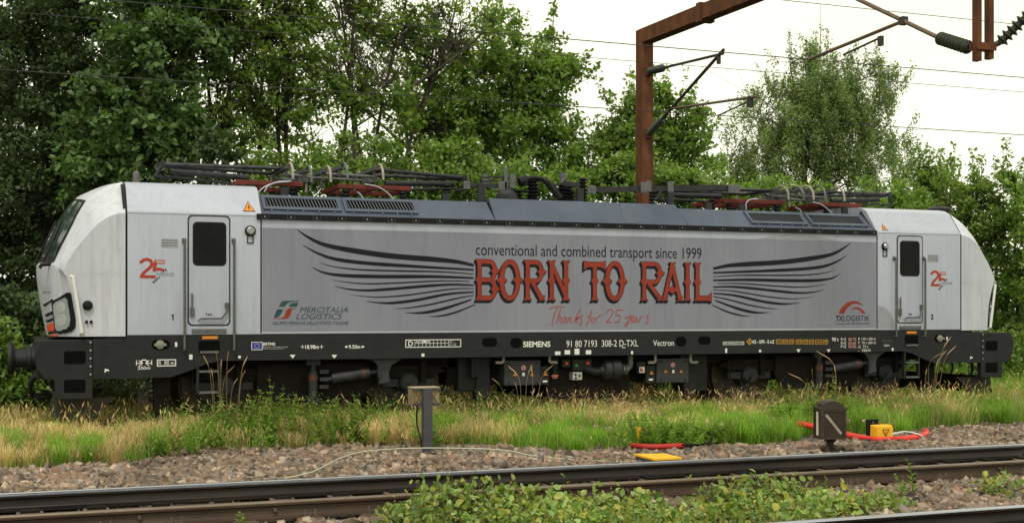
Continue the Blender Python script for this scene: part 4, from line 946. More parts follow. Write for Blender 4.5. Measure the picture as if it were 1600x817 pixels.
for b in (0, 1):
    xm = (AX[2 * b] + AX[2 * b + 1]) / 2; mb = MB()
    for y in (-1, 1):
        yy = YC + y * 1.05
        mb.prism([(xm - 2.15, .80), (xm - 1.9, .92), (xm - .75, .92), (xm - .55, .78), (xm + .55, .78), (xm + .75, .92), (xm + 1.9, .92), (xm + 2.15, .80), (xm + 1.9, .72), (xm + .95, .68), (xm + .75, .40), (xm - .75, .40), (xm - .95, .68), (xm - 1.9, .72)], yy - .09, yy + .09)
    mb.box(xm - .3, xm + .3, YC - .96, YC + .96, .5, .85); bg = mb.build('bogie_frame', M_SHADEGRIME, loco, bevel=.02)
    # shield plate in front of the motors
    mb = MB(); mb.prism([(xm - 1.0, .95), (xm + .75, .95), (xm + .95, .72), (xm + .62, .36), (xm - .85, .36), (xm - 1.0, .6)], YC - 1.20, YC - 1.16); mb.build('shield_plate', M_SHADEGRIME, bg)
    for x in AX[2 * b:2 * b + 2]:
        mb = MB(); mb.lathe((x, YA + .15, .625), (x, YA - .14, .625), [(0, .2), (.4, .2), (.45, .17), (.9, .165), (1, .13)], 18); mb.box(x - .45, x + .45, YA - .06, YA + .05, .56, .68)
        ab = mb.build('axle_box', M_DGREY, bg, smooth=True)
        for s in (-1, 1):
            mb = MB(); pts = []
            for k in range(61):
                a = k / 60 * 5.5 * 2 * pi; pts.append((x + s * .36 + .085 * cos(a), YA + .0 + .085 * sin(a), .68 + .24 * k / 60))
            mb.tube(pts, .02, 5); mb.build('coil_spring', M_SHADEGRIME, bg, smooth=True)
        mb = MB(); s = 1; mb.box(x + .18, x + .27, YA - .16, YA - .08, .62, 1.05); mb.box(x + .14, x + .31, YA - .14, YA - .05, .96, 1.06); mb.build('vertical_damper', M_SHADEGRIME, bg)
        mb = MB(); mb.tube(spline([(x - .5, YA - .17, .9), (x - .47, YA - .18, .55), (x - .3, YA - .19, .38), (x - .1, YA - .17, .45), (x - .02, YA - .15, .6)], 5), .016, 6); mb.build('brake_hose', M_BLACK, bg, smooth=True)
    dx = 0 if b == 0 else 9.5
    def U(x, y): X, Z = W(x, y, YC - 1.32); return X, Z
    # secondary damper (upright) and yaw damper (lying) with their bracket
    X, _ = U(489, 580); X += dx; mb = MB(); mb.tube([(X, YC - 1.33, .98), (X, YC - 1.33, .84)], .045, 10); mb.tube([(X, YC - 1.33, .84), (X, YC - 1.33, .42)], .075, 14); mb.box(X - .11, X + .11, YC - 1.36, YC - 1.22, .94, 1.05); mb.box(X - .11, X + .09, YC - 1.38, YC - 1.25, .34, .43)
    d1 = mb.build('upright_damper', M_DGREY, bg, smooth=True)
    mb = MB(); mb.tube([(X, YC - 1.33, .78), (X, YC - 1.33, .70)], .0765, 14); mb.build('damper_label', mat('label_orange', (.45, .13, .06), .6), d1) if False else mb.build('damper_label', mat('label_orange', (.13, .04, .025), .7, col2=(.02, .015, .015), scale=30), bg)
    (xa_, za_), (xb_, zb_) = U(517, 591.5), U(575, 583.5); xa_ += dx; xb_ += dx; zb_ = za_ + .085; (xc_, _) = U(596, 582); xc_ += dx
    mb = MB(); mb.tube([(xa_, YC - 1.36, za_), (xb_, YC - 1.36, zb_)], .085, 16); mb.tube([(xb_, YC - 1.36, zb_), (xc_ - .02, YC - 1.36, zb_ + .02)], .04, 10); mb.tube([(xa_, YC - 1.36, za_), (xa_ - .12, YC - 1.36, za_ - .02)], .045, 8)
    for z in (-.12, 0, .12): mb.box(xa_ - .20, xa_ - .06, YC - 1.42, YC - 1.28, za_ + z - .03, za_ + z + .03)
    mb.box(xc_ - .09, xc_ - .03, YC - 1.44, YC - 1.28, zb_ - .07, zb_ + .1)
    yd = mb.build('yaw_damper', M_DGREY, bg, smooth=True)
    t0, t1 = .80, .89; A, B_ = Vector((xa_, YC - 1.36, za_)), Vector((xb_, YC - 1.36, zb_)); mb = MB(); mb.tube([A.lerp(B_, t0), A.lerp(B_, t1)], .0868, 16); mb.build('damper_label', MATS['label_orange'], bg)
    P = [(xc_ - .30, 1.03), (xc_ + .33, 1.03), (xc_ + .14, .92), (xc_ + .10, .80), (xc_ + .12, .66), (xc_ - .06, .62), (xc_ - .08, .92), (xc_ - .15, 1.0)]
    mb = MB(); mb.prism(P, YC - 1.40, YC - 1.27); mb.build('damper_bracket', mat('bracket_grey', (.035, .037, .042), .5), loco)
    X, _ = U(711, 590); Xc = X + .1 + (dx + .0 if b == 0 else 0)
    for xx in ([AX[1] + 1.28] if b == 0 else [AX[2] - 1.28]):
        mb = MB(); mb.box(xx - .13, xx + .12, YC - 1.2, YC - 1.0, .30, 1.02); mb.box(xx - .25, xx - .10, YC - 1.30, YC - 1.22, .68, 1.02)
        sp = mb.build('sand_box', M_DARK, loco, bevel=.02)
        mb = MB()
        for z in (.76, .85, .93): mb.tube([(xx - .18, YC - 1.29, z), (xx - .18, YC - 1.31, z)], .03, 8)
        mb.build('bolt', M_BLACK, sp)
    for xx in (AX[2 * b] - .95 if b == 0 else AX[3] + .95,):
        mb = MB(); mb.box(xx - .12, xx + .12, YC - 1.25, YC - 1.05, .12, .92); mb.build('rail_guard', M_SHADEGRIME, loco)
    mb = MB()
    mb.box(xm - 2.9, xm + 2.9, YC - 1.0, YC - .98, .85, 1.06); mb.box(xm - 2.9, xm + 2.9, YC + .98, YC + 1.0, .85, 1.06); each(mb, 'inner_frame', M_SHADEGRIME, loco)

# ------------------------------------------------------------------ equipment between the bogies
YE = YC - 1.34
def ER(x0, y0, x1, y1): return SR(x0, y0, x1, y1, Y=YE)
mb = MB(); x0 = S(700, 600)[0]; x1 = S(1120, 600)[0]; mb.box(XC - 2.55, XC + 2.3, YC - 1.0, YC + 1.0, .55, 1.05)
X0, X1, Z0, Z1 = ER(858, 590, 990, 622); mb.box(X0, X1, YC - 1.2, YC + 1.2, .28, .95); mb.build('transformer_tank', M_SHADEGRIME, loco, bevel=.02)
def plane_e(x, z, d): return (x, YE - d, z)
for box, side, tris, badge, plate in (((788, 562.5, 845, 602), (845.5, 572, 859, 601.5), ((804.5, 587.5, 9), (831, 587.5, 8)), (818, 574.5), (818, 584.5)),
                                      ((1026, 559.5, 1076.5, 598), (1010.5, 571, 1025, 598.5), ((1040, 582.5, 8), (1064, 582.3, 7.5)), (1051.5, 570), (1052, 580))):
    X0, X1, Z0, Z1 = ER(*box); mb = MB(); mb.box(X0, X1, YE, YE + 1.0, Z0, Z1); eb = mb.build('equipment_box', mat('box_grey', (.024, .026, .030), .5, col2=(.034, .036, .040), scale=4), loco, bevel=.015)
    a0, a1, b0, b1 = ER(*side); mb = MB(); mb.box(a0, a1, YE + .02, YE + .8, b0, b1); mb.build('side_box', M_DARK, eb, bevel=.01)
    mb = MB()
    for fx in (.12, .88):
        for fz in (.12, .88): mb.tube([(X0 + (X1 - X0) * fx, YE, Z0 + (Z1 - Z0) * fz), (X0 + (X1 - X0) * fx, YE - .015, Z0 + (Z1 - Z0) * fz)], .014, 8)
    mb.build('bolt', M_BLACK, eb)
    mo, mk_ = MB(), MB()
    for tx, ty, tw in tris + (((a0 + a1) / 2, None, .09),):
        if ty is None: X, Z = tx, (b0 + b1) / 2 + .0
        else: X, Z = W(tx, ty, YE); tw = tw * .0108
        warn_tri(mo, mk_, X, Z, tw, lambda x, z, d: (x, YE - .003 - d, z))
    each(mk_, 'warning_edge', M_INK, eb, per=2); each(mo, 'warning_sign', M_ORANGE, eb)
    X, Z = W(*badge, YE); mb = MB(); mb.lathe((X, YE, Z), (X, YE - .004, Z), [(0, .045), (1, .045)], 20); X2, Z2 = W(*plate, YE); mb.box(X2 - .022, X2 + .022, YE - .004, YE, Z2 - .028, Z2 + .028)
    mb.box((a0 + a1) / 2 - .04, (a0 + a1) / 2 + .04, YE - .004 + .02, YE + .02, b0 + .05, b0 + .08); mb.build('safety_plate', M_WHITE, eb)
    mb = MB(); ring = [(X + .038 * cos(2 * pi * k / 24), Z + .038 * sin(2 * pi * k / 24)) for k in range(25)]; ribbon(mb, ring, [.011] * 25, YE - .006); ribbon(mb, [(X - .026, Z + .026), (X + .026, Z - .026)], [.01, .01], YE - .0065); mb.build('safety_ring', mat('sign_red', (.5, .03, .03), .5), eb)
    mb = MB(); mb.box(X - .012, X + .012, YE - .0052, YE, Z - .022, Z + .02); mb.build('safety_symbol', M_INK, eb)
mb = MB()
for x in (786, 858, 1023, 1078):                      # white lifting hooks under the frame
    X, Z = W(x, 566, YE)
    s = -1 if x in (786, 1023) else 1
    mb.tube([(X, YE - .02, 1.03), (X, YE - .02, Z + .02), (X + s * .02, YE - .02, Z), (X + s * .14, YE - .02, Z)], .026, 8)
each(mb, 'lifting_hook', mat('hook_pale', (.25, .245, .215), .5), loco, smooth=True)
# control panel, sockets, filter pipe
X0, X1, Z0, Z1 = ER(894, 561, 911, 579); mb = MB(); mb.box(X0, X1, YE - .02, YE + .3, Z0, Z1); cp = mb.build('control_box', M_DARK, loco, bevel=.01)
a0, a1, b0, b1 = ER(898, 568.5, 902, 572.5); mb = MB(); mb.box(a0, a1, YE - .028, YE - .019, b0, b1); mb.build('green_lamp', mat('green_lamp', (.03, .22, .05), .4), cp)
for px in ((881, 564, 889, 571), (914, 563.5, 922, 570.5)):
    a0, a1, b0, b1 = ER(*px); mb = MB(); mb.box(a0 - .03, a1 + .03, YE, YE + .2, b0 - .03, b1 + .03); sk = mb.build('push_button', M_DARK, loco, bevel=.008)
    mb = MB(); mb.lathe(((a0 + a1) / 2, YE, (b0 + b1) / 2), ((a0 + a1) / 2, YE - .02, (b0 + b1) / 2), [(0, .032), (1, .028)], 14); mb.build('red_button', mat('button_red', (.5, .05, .03), .4), sk)
X0, X1, Z0, Z1 = ER(894.5, 581, 909, 593.5); mb = MB(); mb.box(X0, X1, YE - .02, YE + .2, Z0, Z1); gp = mb.build('socket_panel', mat('panel_pale', (.36, .37, .36), .4, .3), loco, bevel=.008)
mb = MB()
for fx, fz in ((.28, .68), (.3, .25), (.7, .55)): mb.lathe((X0 + (X1 - X0) * fx, YE - .02, Z0 + (Z1 - Z0) * fz), (X0 + (X1 - X0) * fx, YE - .03, Z0 + (Z1 - Z0) * fz), [(0, .02), (1, .018)], 10)
mb.build('socket', M_BLACK, gp)
mb = MB(); a = W(930, 577, YE); b = W(942, 581, YE); c = W(970, 577, YE); d = W(978, 577, YE); e = W(985, 572, YE); f_ = W(986, 560, YE)
mb.tube(spline([(a[0] - .2, YE + .1, a[1] + .05), (a[0], YE + .05, a[1] - .03), (b[0], YE + .03, b[1] + .02)], 5), .075, 10)
mb.lathe((b[0] - .06, YE + .03, b[1] + .03), (c[0], YE + .03, c[1]), [(0, .08), (.12, .10), (.2, .17), (.45, .18), (.46, .16), (.5, .16), (.51, .185), (.9, .185), (1, .12)], 18); mb.build('air_filter', M_DGREY, loco, smooth=True)
mb = MB(); mb.tube([(c[0] - .02, YE + .03, c[1]), (d[0], YE + .03, d[1])], .075, 10); mb.lathe((c[0] + .03, YE + .03, c[1]), (d[0] + .02, YE + .03, d[1]), [(0, .1), (.3, .1), (.31, .07), (.6, .07), (.61, .1), (1, .1)], 12); mb.tube(spline([(d[0], YE + .03, d[1]), (e[0] - .02, YE + .03, e[1] - .03), (f_[0], YE + .03, f_[1] - .1), (f_[0], YE + .03, 1.04)], 6), .05, 10); mb.build('exhaust_pipe', M_GREYP, loco, smooth=True)
X0, X1, Z0, Z1 = ER(996, 565, 1009, 583.5); mb = MB(); mb.box(X0, X1, YE, YE + .4, Z0, Z1); rb = mb.build('switch_box', M_DARK, loco, bevel=.01)
mb = MB(); a0, a1, b0, b1 = ER(999, 573, 1007, 582); mb.box(a0, a1, YE - .004, YE + .002, b0, b1); mb.build('switch_label', M_WHITE, rb)
mb = MB(); w = a1 - a0; mb.box(a0 + w * .12, a0 + w * .42, YE - .007, YE - .003, b0 + .015, b1 - .015); mb.add([(a0 + w * .5, YE - .0065, b0 + .015), (a0 + w * .9, YE - .0065, b0 + .015), (a0 + w * .5, YE - .0065, b1 - .015)], [(0, 1, 2)]); mb.build('switch_symbol', mat('sign_red2', (.35, .03, .02), .5), rb)
mb = MB(); a = W(867.5, 588, YE); mb.tube([(a[0], YE + .02, .95), (a[0], YE + .02, a[1])], .05, 10); mb.box(a[0] - .06, a[0] + .06, YE, YE + .1, .88, 1.02); tp = mb.build('drain_tap', M_BLACK, loco, smooth=True)
mb = MB(); mb.lathe((a[0], YE + .02, a[1] + .03), (a[0], YE + .02, a[1] - .03), [(0, .06), (.4, .065), (.5, .05), (1, .05)], 12); mb.build('tap_cap', mat('cap_salmon', (.35, .10, .07), .6), tp, smooth=True)
mb = MB(); mb.box(XC - 2.4, XC - 2.0, YC - 1.15, YC - .9, .45, 1.02); mb.box(XC + 2.05, XC + 2.35, YC - 1.15, YC - .9, .35, 1.02)
each(mb, 'cable_duct', M_DARK, loco, bevel=.02)
# ------------------------------------------------------------------ ground
RNG = np.random.default_rng(7)
def pn(x, y, s=1.0, ph=0.0):
    """cheap smooth noise, about -1..1"""
    x = np.asarray(x) * s + ph; y = np.asarray(y) * s - ph * .7
    return (np.sin(1.7 * x + 1.3 * np.sin(.9 * y + ph)) + np.sin(2.3 * y + 1.1 * np.sin(1.4 * x)) + .6 * np.sin(3.9 * x - 2.7 * y + ph) + .5 * np.sin(5.1 * y + 3.3 * x)) / 3.1
HP = G(745, 722, -.2)
def gz(x, y):
    x = np.asarray(x, float); y = np.asarray(y, float)
    z = np.interp(y, [-30, 6.5, 8, 9.6, 10.3, 11.2, 11.8, 14.1, 15.2, 16.8, 18.2, 19.6, 23.2, 24.6, 27, 40, 90, 700], [-.5, -.3, -.22, -.22, -.27, -.26, -.215, -.205, -.19, -.25, -.27, -.20, -.20, -.38, -.35, -.1, .3, 1.0])
    z = z + .02 * pn(x, y, .8) * (y > 10) + .07 * np.exp(-(((x - HP.x) / 1.4) ** 2 + ((y - HP.y) / .8) ** 2))
    return z
def sheet(name, xs, ys, dz=0.0):
    X, Y = np.meshgrid(xs, ys, indexing='ij'); V = np.stack([X, Y, gz(X, Y) + dz], -1).reshape(-1, 3); n = len(ys)
    i, j = np.meshgrid(np.arange(len(xs) - 1), np.arange(n - 1), indexing='ij'); a = (i * n + j).ravel()
    me = mesh_np(name, V, np.stack([a, a + n, a + n + 1, a + 1], 1)); me.polygons.foreach_set('use_smooth', [True] * len(me.polygons)); return me
M_SOIL = mat('soil', (.018, .020, .008), 1.0, 0, col2=(.034, .042, .014), scale=1.5, bump=.3, spec=0.0)
xs = np.concatenate([np.linspace(-400, -12, 14)[:-1], np.arange(-12, 40, .5), np.linspace(40, 900, 20)]); ys = np.concatenate([np.linspace(-30, 6, 8)[:-1], np.arange(6, 30, .4), np.linspace(30, 700, 24)])
tag(link_mesh('ground', sheet('ground', xs, ys), M_SOIL), kind='structure')
M_BALL = mat('ballast_grit', (.022, .017, .013), .95, 0, col2=(.07, .052, .04), scale=22, bump=.8)
tag(link_mesh('ballast_bed', sheet('ballast_bed', np.arange(-40, 130, .5), np.arange(5.2, 17.61, .2), .012), M_BALL), kind='structure')

# ------------------------------------------------------------------ tracks
M_RAILTOP = mat('rail_running_surface', (.40, .42, .47), .2, 1.0, var=.08, scale=3, stretch=(.05, 3, 1))
M_RAIL = mat('rail_brown', (.028, .016, .010), .55, .1, col2=(.062, .037, .023), scale=5, stretch=(.3, 1, 2))
M_RAILD = mat('rail_dark', (.007, .007, .008), .3, .3, col2=(.034, .024, .017), scale=4, stretch=(.25, 1, 2))
M_RUST = mat('rail_rust', (.14, .052, .024), .85, 0, col2=(.27, .11, .055), scale=8)
M_SLEEP = mat('sleeper_brown', (.085, .052, .036), .85, 0, col2=(.15, .098, .07), scale=7, bump=.3)
M_IRON = mat('clip_iron', (.07, .05, .036), .65, .3, col2=(.13, .10, .075), scale=14)
def rail_poly(y, z=0.0):
    h = [(.075, -.172), (.075, -.160), (.022, -.142), (.0085, -.125), (.0085, -.055), (.036, -.042), (.0365, -.020), (.034, -.009), (.027, -.003), (.014, 0)]
    return [(y + a, z + b) for a, b in h] + [(y - a, z + b) for a, b in h[::-1]]
def rail(name, y, parent, mside, x0=-40, x1=140, mtop=None, label=None, scale=1.0):
    mb = MB(); P = rail_poly(y); n = len(P); mb.extx(P, x0, x1); mb.mi = [0] * len(mb.mi)
    for i in range(n):
        a = P[i]; b = P[(i + 1) % n]
        if mtop and min(a[1], b[1]) > -.0205: mb.mi[i] = 1
    return mb.build(name, [mside, mtop or mside], parent, smooth=True, sharp=40, label=label)
Y2F, Y2N, Y1 = 13.65, 12.15, 9.36
tr3 = thing('railway_track', 'overgrown rusty railway track under the locomotive', 'track', (XC, YC, 0))
for y in (YC - .75, YC + .75): rail('rail', y, tr3, M_RUST)
tr2 = thing('railway_track', 'railway track with a shiny far rail and point blade in front of the ballast', 'track', (8, 12.9, 0))
rail('rail', Y2F, tr2, M_RAILD, mtop=M_RAILTOP, label='polished far rail with dark web')
rail('rail', Y2N, tr2, M_RAIL, mtop=mat('rail_dull_top', (.17, .13, .10), .3, .7, var=.2), label='dull brown near rail with bolted clips')
bl = G(1572, 697, -.05)
rail('switch_blade', Y2F - .115, tr2, M_RAILD, x0=-40, x1=bl.x, mtop=mat('blade_top', (.10, .105, .125), .3, .8, var=.2))
def in_view(P, m=60, my=60):
    x, y = proj(P); return (x > -m) & (x < 1600 + m) & (y > -my) & (y < 817 + my)
k = 0
rr = np.random.default_rng(3)
for k in range(56):
    x = -5.4 + .62 * k; y0, y1 = 11.55, 14.28
    if not (in_view(np.array([x, 13.6, -.1])) or in_view(np.array([x, 12.1, -.1])) or in_view(np.array([x, 14.2, -.1]))): continue
    mb = MB(); w = .125; t = -.168 + rr.uniform(-.006, .004)
    mb.box(x - w, x + w, y0 + rr.uniform(-.06, .06), y1 + rr.uniform(-.15, .12), -.30, t); sl = mb.build('sleeper', M_SLEEP, tr2, bevel=.012)
    mb = MB(); y = Y2N; mb.box(x - .10, x + .10, y - .20, y + .20, -.169, -.158 - .014 * 0); mb.build('base_plate', M_IRON, sl)
    mb = MB()
    for s in (-1, 1):
        for q in (-.045, .045):
            mb.lathe((x + q, y + s * .115, -.16), (x + q, y + s * .115, -.085), [(0, .026), (.35, .026), (.36, .019), (.6, .019), (.61, .014), (1, .012)], 8)
        mb.box(x - .07, x + .07, y + s * .075 - .03, y + s * .075 + .03, -.157, -.140)
    each(mb, 'clip_bolt', M_IRON, sl, per=3, smooth=True)
    if k % 2 == 0:
        mb = MB(); mb.lathe((x + .3, Y2N - .009, -.085), (x + .3, Y2N - .045, -.085), [(0, .022), (1, .018)], 8); mb.build('web_bolt', M_IRON, tr2, smooth=True)
    mb = MB(); mb.box(x - .09, x + .09, Y2F - .33, Y2F - .075, -.166, -.145); mb.build('slide_plate', mat('slide_plate', (.016, .015, .015), .25, .4), sl)
tr1 = thing('railway_track', 'nearest railway track crossing the lower right corner', 'track', (8, 8.6, 0))
rail('rail', Y1, tr1, M_RAILD, mtop=M_RAILTOP, x0=-10, x1=140)
rail('rail', Y1 - 1.5, tr1, M_RAILD, mtop=M_RAILTOP, x0=-10, x1=140)

# ------------------------------------------------------------------ ballast stones
M_STONE = island_mat('ballast_stone', [(.030, .023, .018), (.11, .078, .055), (.22, .145, .095), (.13, .115, .10), (.27, .18, .115), (.06, .056, .054), (.38, .30, .225), (.17, .10, .062), (.24, .20, .165), (.075, .052, .038)], .85, noise=.9)
def stones(name, n, x0, x1, y0, y1, r0, r1, keep=None, seed=1, lift=.3, label=None, M=None):
    r = np.random.default_rng(seed); P = np.stack([r.uniform(x0, x1, n), r.uniform(y0, y1, n), np.zeros(n)], 1); P[:, 2] = gz(P[:, 0], P[:, 1])
    ok = in_view(P, 120, 80)
    if keep is not None: ok &= keep(P, r)
    P = P[ok]; n = len(P); s = r.uniform(r0, r1, n) * (1 + .5 * (r.random(n) < .12)); P[:, 2] += .012 + s * r.uniform(min(-.1, lift), lift, n)
    cube = np.array([[-1, -1, -1], [1, -1, -1], [1, 1, -1], [-1, 1, -1], [-1, -1, 1], [1, -1, 1], [1, 1, 1], [-1, 1, 1]], float) * .72
    V = cube[None] + r.uniform(-.38, .38, (n, 8, 3)); V *= (np.stack([r.uniform(.8, 1.35, n), r.uniform(.6, 1.0, n), r.uniform(.45, .95, n)], 1) * s[:, None])[:, None]
    def rot(a, i, j):
        c, si = np.cos(a)[:, None], np.sin(a)[:, None]; u = V[:, :, i] * c - V[:, :, j] * si; w = V[:, :, i] * si + V[:, :, j] * c; V[:, :, i] = u; V[:, :, j] = w
    rot(r.normal(0, .6, n), 0, 2); rot(r.normal(0, .6, n), 1, 2); rot(r.uniform(0, 6.28, n), 0, 1)
    V += P[:, None]; F = np.array([[0, 3, 2, 1], [4, 5, 6, 7], [0, 1, 5, 4], [1, 2, 6, 5], [2, 3, 7, 6], [3, 0, 4, 7]])
    F = (np.arange(n)[:, None, None] * 8 + F[None]).reshape(-1, 4)
    return tag(link_mesh(name, mesh_np(name, V.reshape(-1, 3), F), M or M_STONE), label=label, cat='ballast', kind='stuff')
EP = [G(x, y, -.24) for x, y in ((-120, 738), (0, 736), (60, 735), (150, 728), (220, 722), (260, 712), (300, 706), (420, 705), (560, 699), (660, 701), (720, 699), (800, 701), (850, 706), (900, 710), (960, 706), (1000, 700), (1100, 698), (1200, 702), (1245, 694), (1285, 681), (1400, 680), (1500, 668), (1600, 664), (1750, 655))]
edge = lambda x: np.interp(x, [p.x for p in EP], [p.y for p in EP]) + .14 * pn(x, 0 * x, 2.3)
LN = G(1297, 704, -.17)
stones('ballast_stones', 50000, -5, 24, 14.0, 19.3, .028, .056, keep=lambda P, r: (np.hypot(P[:, 0] - LN.x, P[:, 1] - LN.y + .25) > .33) & (P[:, 1] < edge(P[:, 0]) + .1 + r.normal(0, .15, len(P))), seed=1, label='brown and grey crushed stone bank behind the shiny rail')
stones('ballast_stones', 12000, -3, 20, 12.2, 13.5, .018, .032, seed=2, lift=-.6, M=island_mat('oily_shaded_stone', [(.014, .011, .009), (.04, .03, .023), (.07, .052, .04), (.025, .02, .018)], .7), label='small dark ballast between the rails of the middle track')  # dark tones paint both oil and the shade between the rails
stones('ballast_stones', 15000, 2, 17, 9.5, 11.95, .024, .05, seed=3, label='crushed stone between the two nearer tracks at lower right')

# ------------------------------------------------------------------ grass
def blades(name, P, h, w, lean, M, seed, label, cat='grass', head=0.0):
    r = np.random.default_rng(seed); n = len(P); a = r.uniform(0, 2 * pi, n); d = np.stack([np.cos(a), np.sin(a), 0 * a], 1); b = r.uniform(0, 2 * pi, n)
    L = np.stack([np.cos(b), np.sin(b), 0 * b], 1) * (lean * r.uniform(.2, 1.3, n) * h)[:, None]; up = np.array([0, 0, 1.0])
    mid = P + L * .32 + up * (h * .58)[:, None]; tip = P + L + up * (h * (1 - .25 * lean))[:, None]; hw = (w / 2)[:, None]
    V = np.stack([P - d * hw, P + d * hw, mid - d * hw * .85, mid + d * hw * .85, tip - d * hw * .12, tip + d * hw * .12], 1)
    F = np.array([[0, 1, 3, 2], [2, 3, 5, 4]])
    V = V.reshape(-1, 3); F = (np.arange(n)[:, None, None] * 6 + F[None]).reshape(-1, 4)
    if head:
        q = np.nonzero(r.random(n) < head)[0]; m = len(q); t = tip[q]; dirn = (tip[q] - mid[q]); dirn /= np.linalg.norm(dirn, axis=1)[:, None]; hl = r.uniform(.06, .13, m)[:, None]; hwid = r.uniform(.010, .02, m)[:, None] / 1.5
        for dd in (d[q], np.stack([-d[q][:, 1], d[q][:, 0], 0 * d[q][:, 0]], 1)):
            H = np.stack([t - dirn * .02, t + dirn * hl * .4 - dd * hwid, t + dirn * hl, t + dirn * hl * .4 + dd * hwid], 1).reshape(-1, 3)
            F = np.concatenate([F, (np.arange(m)[:, None] * 4 + np.arange(4)[None]) + len(V)]); V = np.concatenate([V, H])
    return tag(link_mesh(name, mesh_np(name, V, F), M), label=label, cat=cat, kind='stuff')
M_GRASS = island_mat('grass_green', [(0.086, 0.144, 0.025), (0.144, 0.230, 0.039), (0.207, 0.305, 0.057), (0.276, 0.345, 0.092), (0.161, 0.247, 0.046)], .55, .35, noise=.7)
M_LUSH = island_mat('grass_lush', [(0.121, 0.241, 0.025), (0.178, 0.328, 0.034), (0.241, 0.402, 0.057)], .5, .4, noise=.7)
M_DRY = island_mat('grass_dry', [(0.345, 0.247, 0.115), (0.529, 0.397, 0.207), (0.667, 0.529, 0.310), (0.460, 0.380, 0.149), (0.552, 0.345, 0.196)], .7, .25, noise=.7)
def scatter(n, x0, x1, y0, y1, seed, dens):
    r = np.random.default_rng(seed); P = np.stack([r.uniform(x0, x1, n), r.uniform(y0, y1, n), np.zeros(n)], 1)
    ok = in_view(P, 150, 120) & (r.random(n) < dens(P[:, 0], P[:, 1])); P = P[ok]; P[:, 2] = gz(P[:, 0], P[:, 1]); return P, r
dry = lambda x, y: np.clip(np.interp(x, [-4, 1, 3, 6, 8, 11, 15, 20], [.75, .60, .75, .60, .42, .26, .28, .05]) + .55 * pn(x, y, 1.1, 2.0) + .12 * (y - 19), .03, .97)
front = lambda x, y: np.clip((y - edge(x)) / .35 + .35 * pn(x, y, 3.0), 0, 1)
under = lambda x, y: np.where((y > 20.1) & (y < 22.9) & (x > .8) & (x < 18.2), .12, 1.0)
hm = lambda x, y: np.clip(.62 + .35 * (x > 7) + .3 * (x > 13) + .35 * pn(x, y, 1.6, 1.0) + .08 * (y - 18.5), .35, 1.5) * np.where((y > 20.2) & (y < 22.9) & (x > .8), .4, 1)
P, r = scatter(170000, -7, 26, 16.6, 23.5, 11, lambda x, y: front(x, y) * (1 - dry(x, y)) * under(x, y))
blades('grass', P, .30 * hm(P[:, 0], P[:, 1]) * r.uniform(.5, 1.35, len(P)), r.uniform(.006, .011, len(P)), .45, M_GRASS, 21, 'mixed green grass growing between the ballast and the locomotive')
P, r = scatter(130000, -7, 26, 16.6, 23.5, 12, lambda x, y: front(x, y) * dry(x, y) * under(x, y) * .8)
blades('dry_grass', P, .34 * hm(P[:, 0], P[:, 1]) * r.uniform(.5, 1.4, len(P)), r.uniform(.005, .009, len(P)), .5, M_DRY, 22, 'straw coloured dry grass among the green in front of the locomotive', head=.22)
P, r = scatter(110000, -7, 24, 16.2, 19.9, 13, lambda x, y: np.clip(pn(x, y, 1.5, 5.0) * 2.2 + .1 + 1.5 * np.clip((x - 5.5) / 3, 0, 1) * np.clip((13.5 - x) / 1.5, 0, 1) + .9 * (x > 13.5), 0, 1) * front(x, y))
blades('lush_grass', P, .31 * np.clip(1 + .4 * pn(P[:, 0], P[:, 1], 1.9, 3.0), .5, 1.5) * r.uniform(.5, 1.3, len(P)), r.uniform(.005, .009, len(P)), .45, M_LUSH, 23, 'bright green fine grass tufts along the ballast edge')
P, r = scatter(90000, 15, 44, 19.0, 36, 14, lambda x, y: np.where((x > 18.6) | (y < 20), 1, .1) * np.clip(1.2 - (y - 20) / 22, .3, 1))
blades('grass', P, .46 * r.uniform(.5, 1.4, len(P)), r.uniform(.008, .015, len(P)), .4, M_LUSH, 24, 'tall bright green meadow grass right of the locomotive')
P, r = scatter(45000, -16, .8, 20, 30, 15, lambda x, y: .9 + 0 * x)
blades('grass', P, .32 * r.uniform(.5, 1.4, len(P)), r.uniform(.008, .014, len(P)), .4, M_GRASS, 25, 'darker green grass left of the locomotive buffers')

def tussocks(name, C, per, h, w, M, seed, label, head=0.0):
    """grass growing in arching clumps round the points C"""
    r = np.random.default_rng(seed); n = len(C) * per; c = np.repeat(C, per, 0); hs = np.repeat(r.uniform(.55, 1.3, len(C)), per) * h * r.uniform(.55, 1.15, n); a = r.uniform(0, 2 * pi, n); q = r.random(n) ** .6
    d = np.stack([np.cos(a), np.sin(a), 0 * a], 1); s = np.stack([-d[:, 1], d[:, 0], 0 * a], 1); P = c + d * (q * .07)[:, None]; out = (q * r.uniform(.25, .95, n) * hs)[:, None]; up = np.array([0, 0, 1.0]); hw = (w * r.uniform(.6, 1.2, n) / 2)[:, None]
    L = [P, P + d * out * .3 + up * (hs * .55)[:, None], P + d * out * .75 + up * (hs * .9)[:, None], P + d * out * 1.25 + up * (hs * (.95 - .45 * q))[:, None]]; V = []
    for k, p in enumerate(L): ww = hw * (1, .95, .7, .12)[k]; V += [p - s * ww, p + s * ww]
    V = np.stack(V, 1).reshape(-1, 3); F = np.array([[0, 1, 3, 2], [2, 3, 5, 4], [4, 5, 7, 6]]); F = (np.arange(n)[:, None, None] * 8 + F[None]).reshape(-1, 4)
    return tag(link_mesh(name, mesh_np(name, V, F), M), label=label, cat='grass', kind='stuff')
P, r = scatter(1500, -6, 24, 16.4, 19.8, 31, lambda x, y: front(x, y) * np.clip(.25 + .8 * pn(x, y, 1.2, 6.0) + .5 * (x > 6) * (x < 14) + .9 * np.exp(-((x - 1.3) / .8) ** 2 - ((y - 18.3) / .7) ** 2), 0, 1))
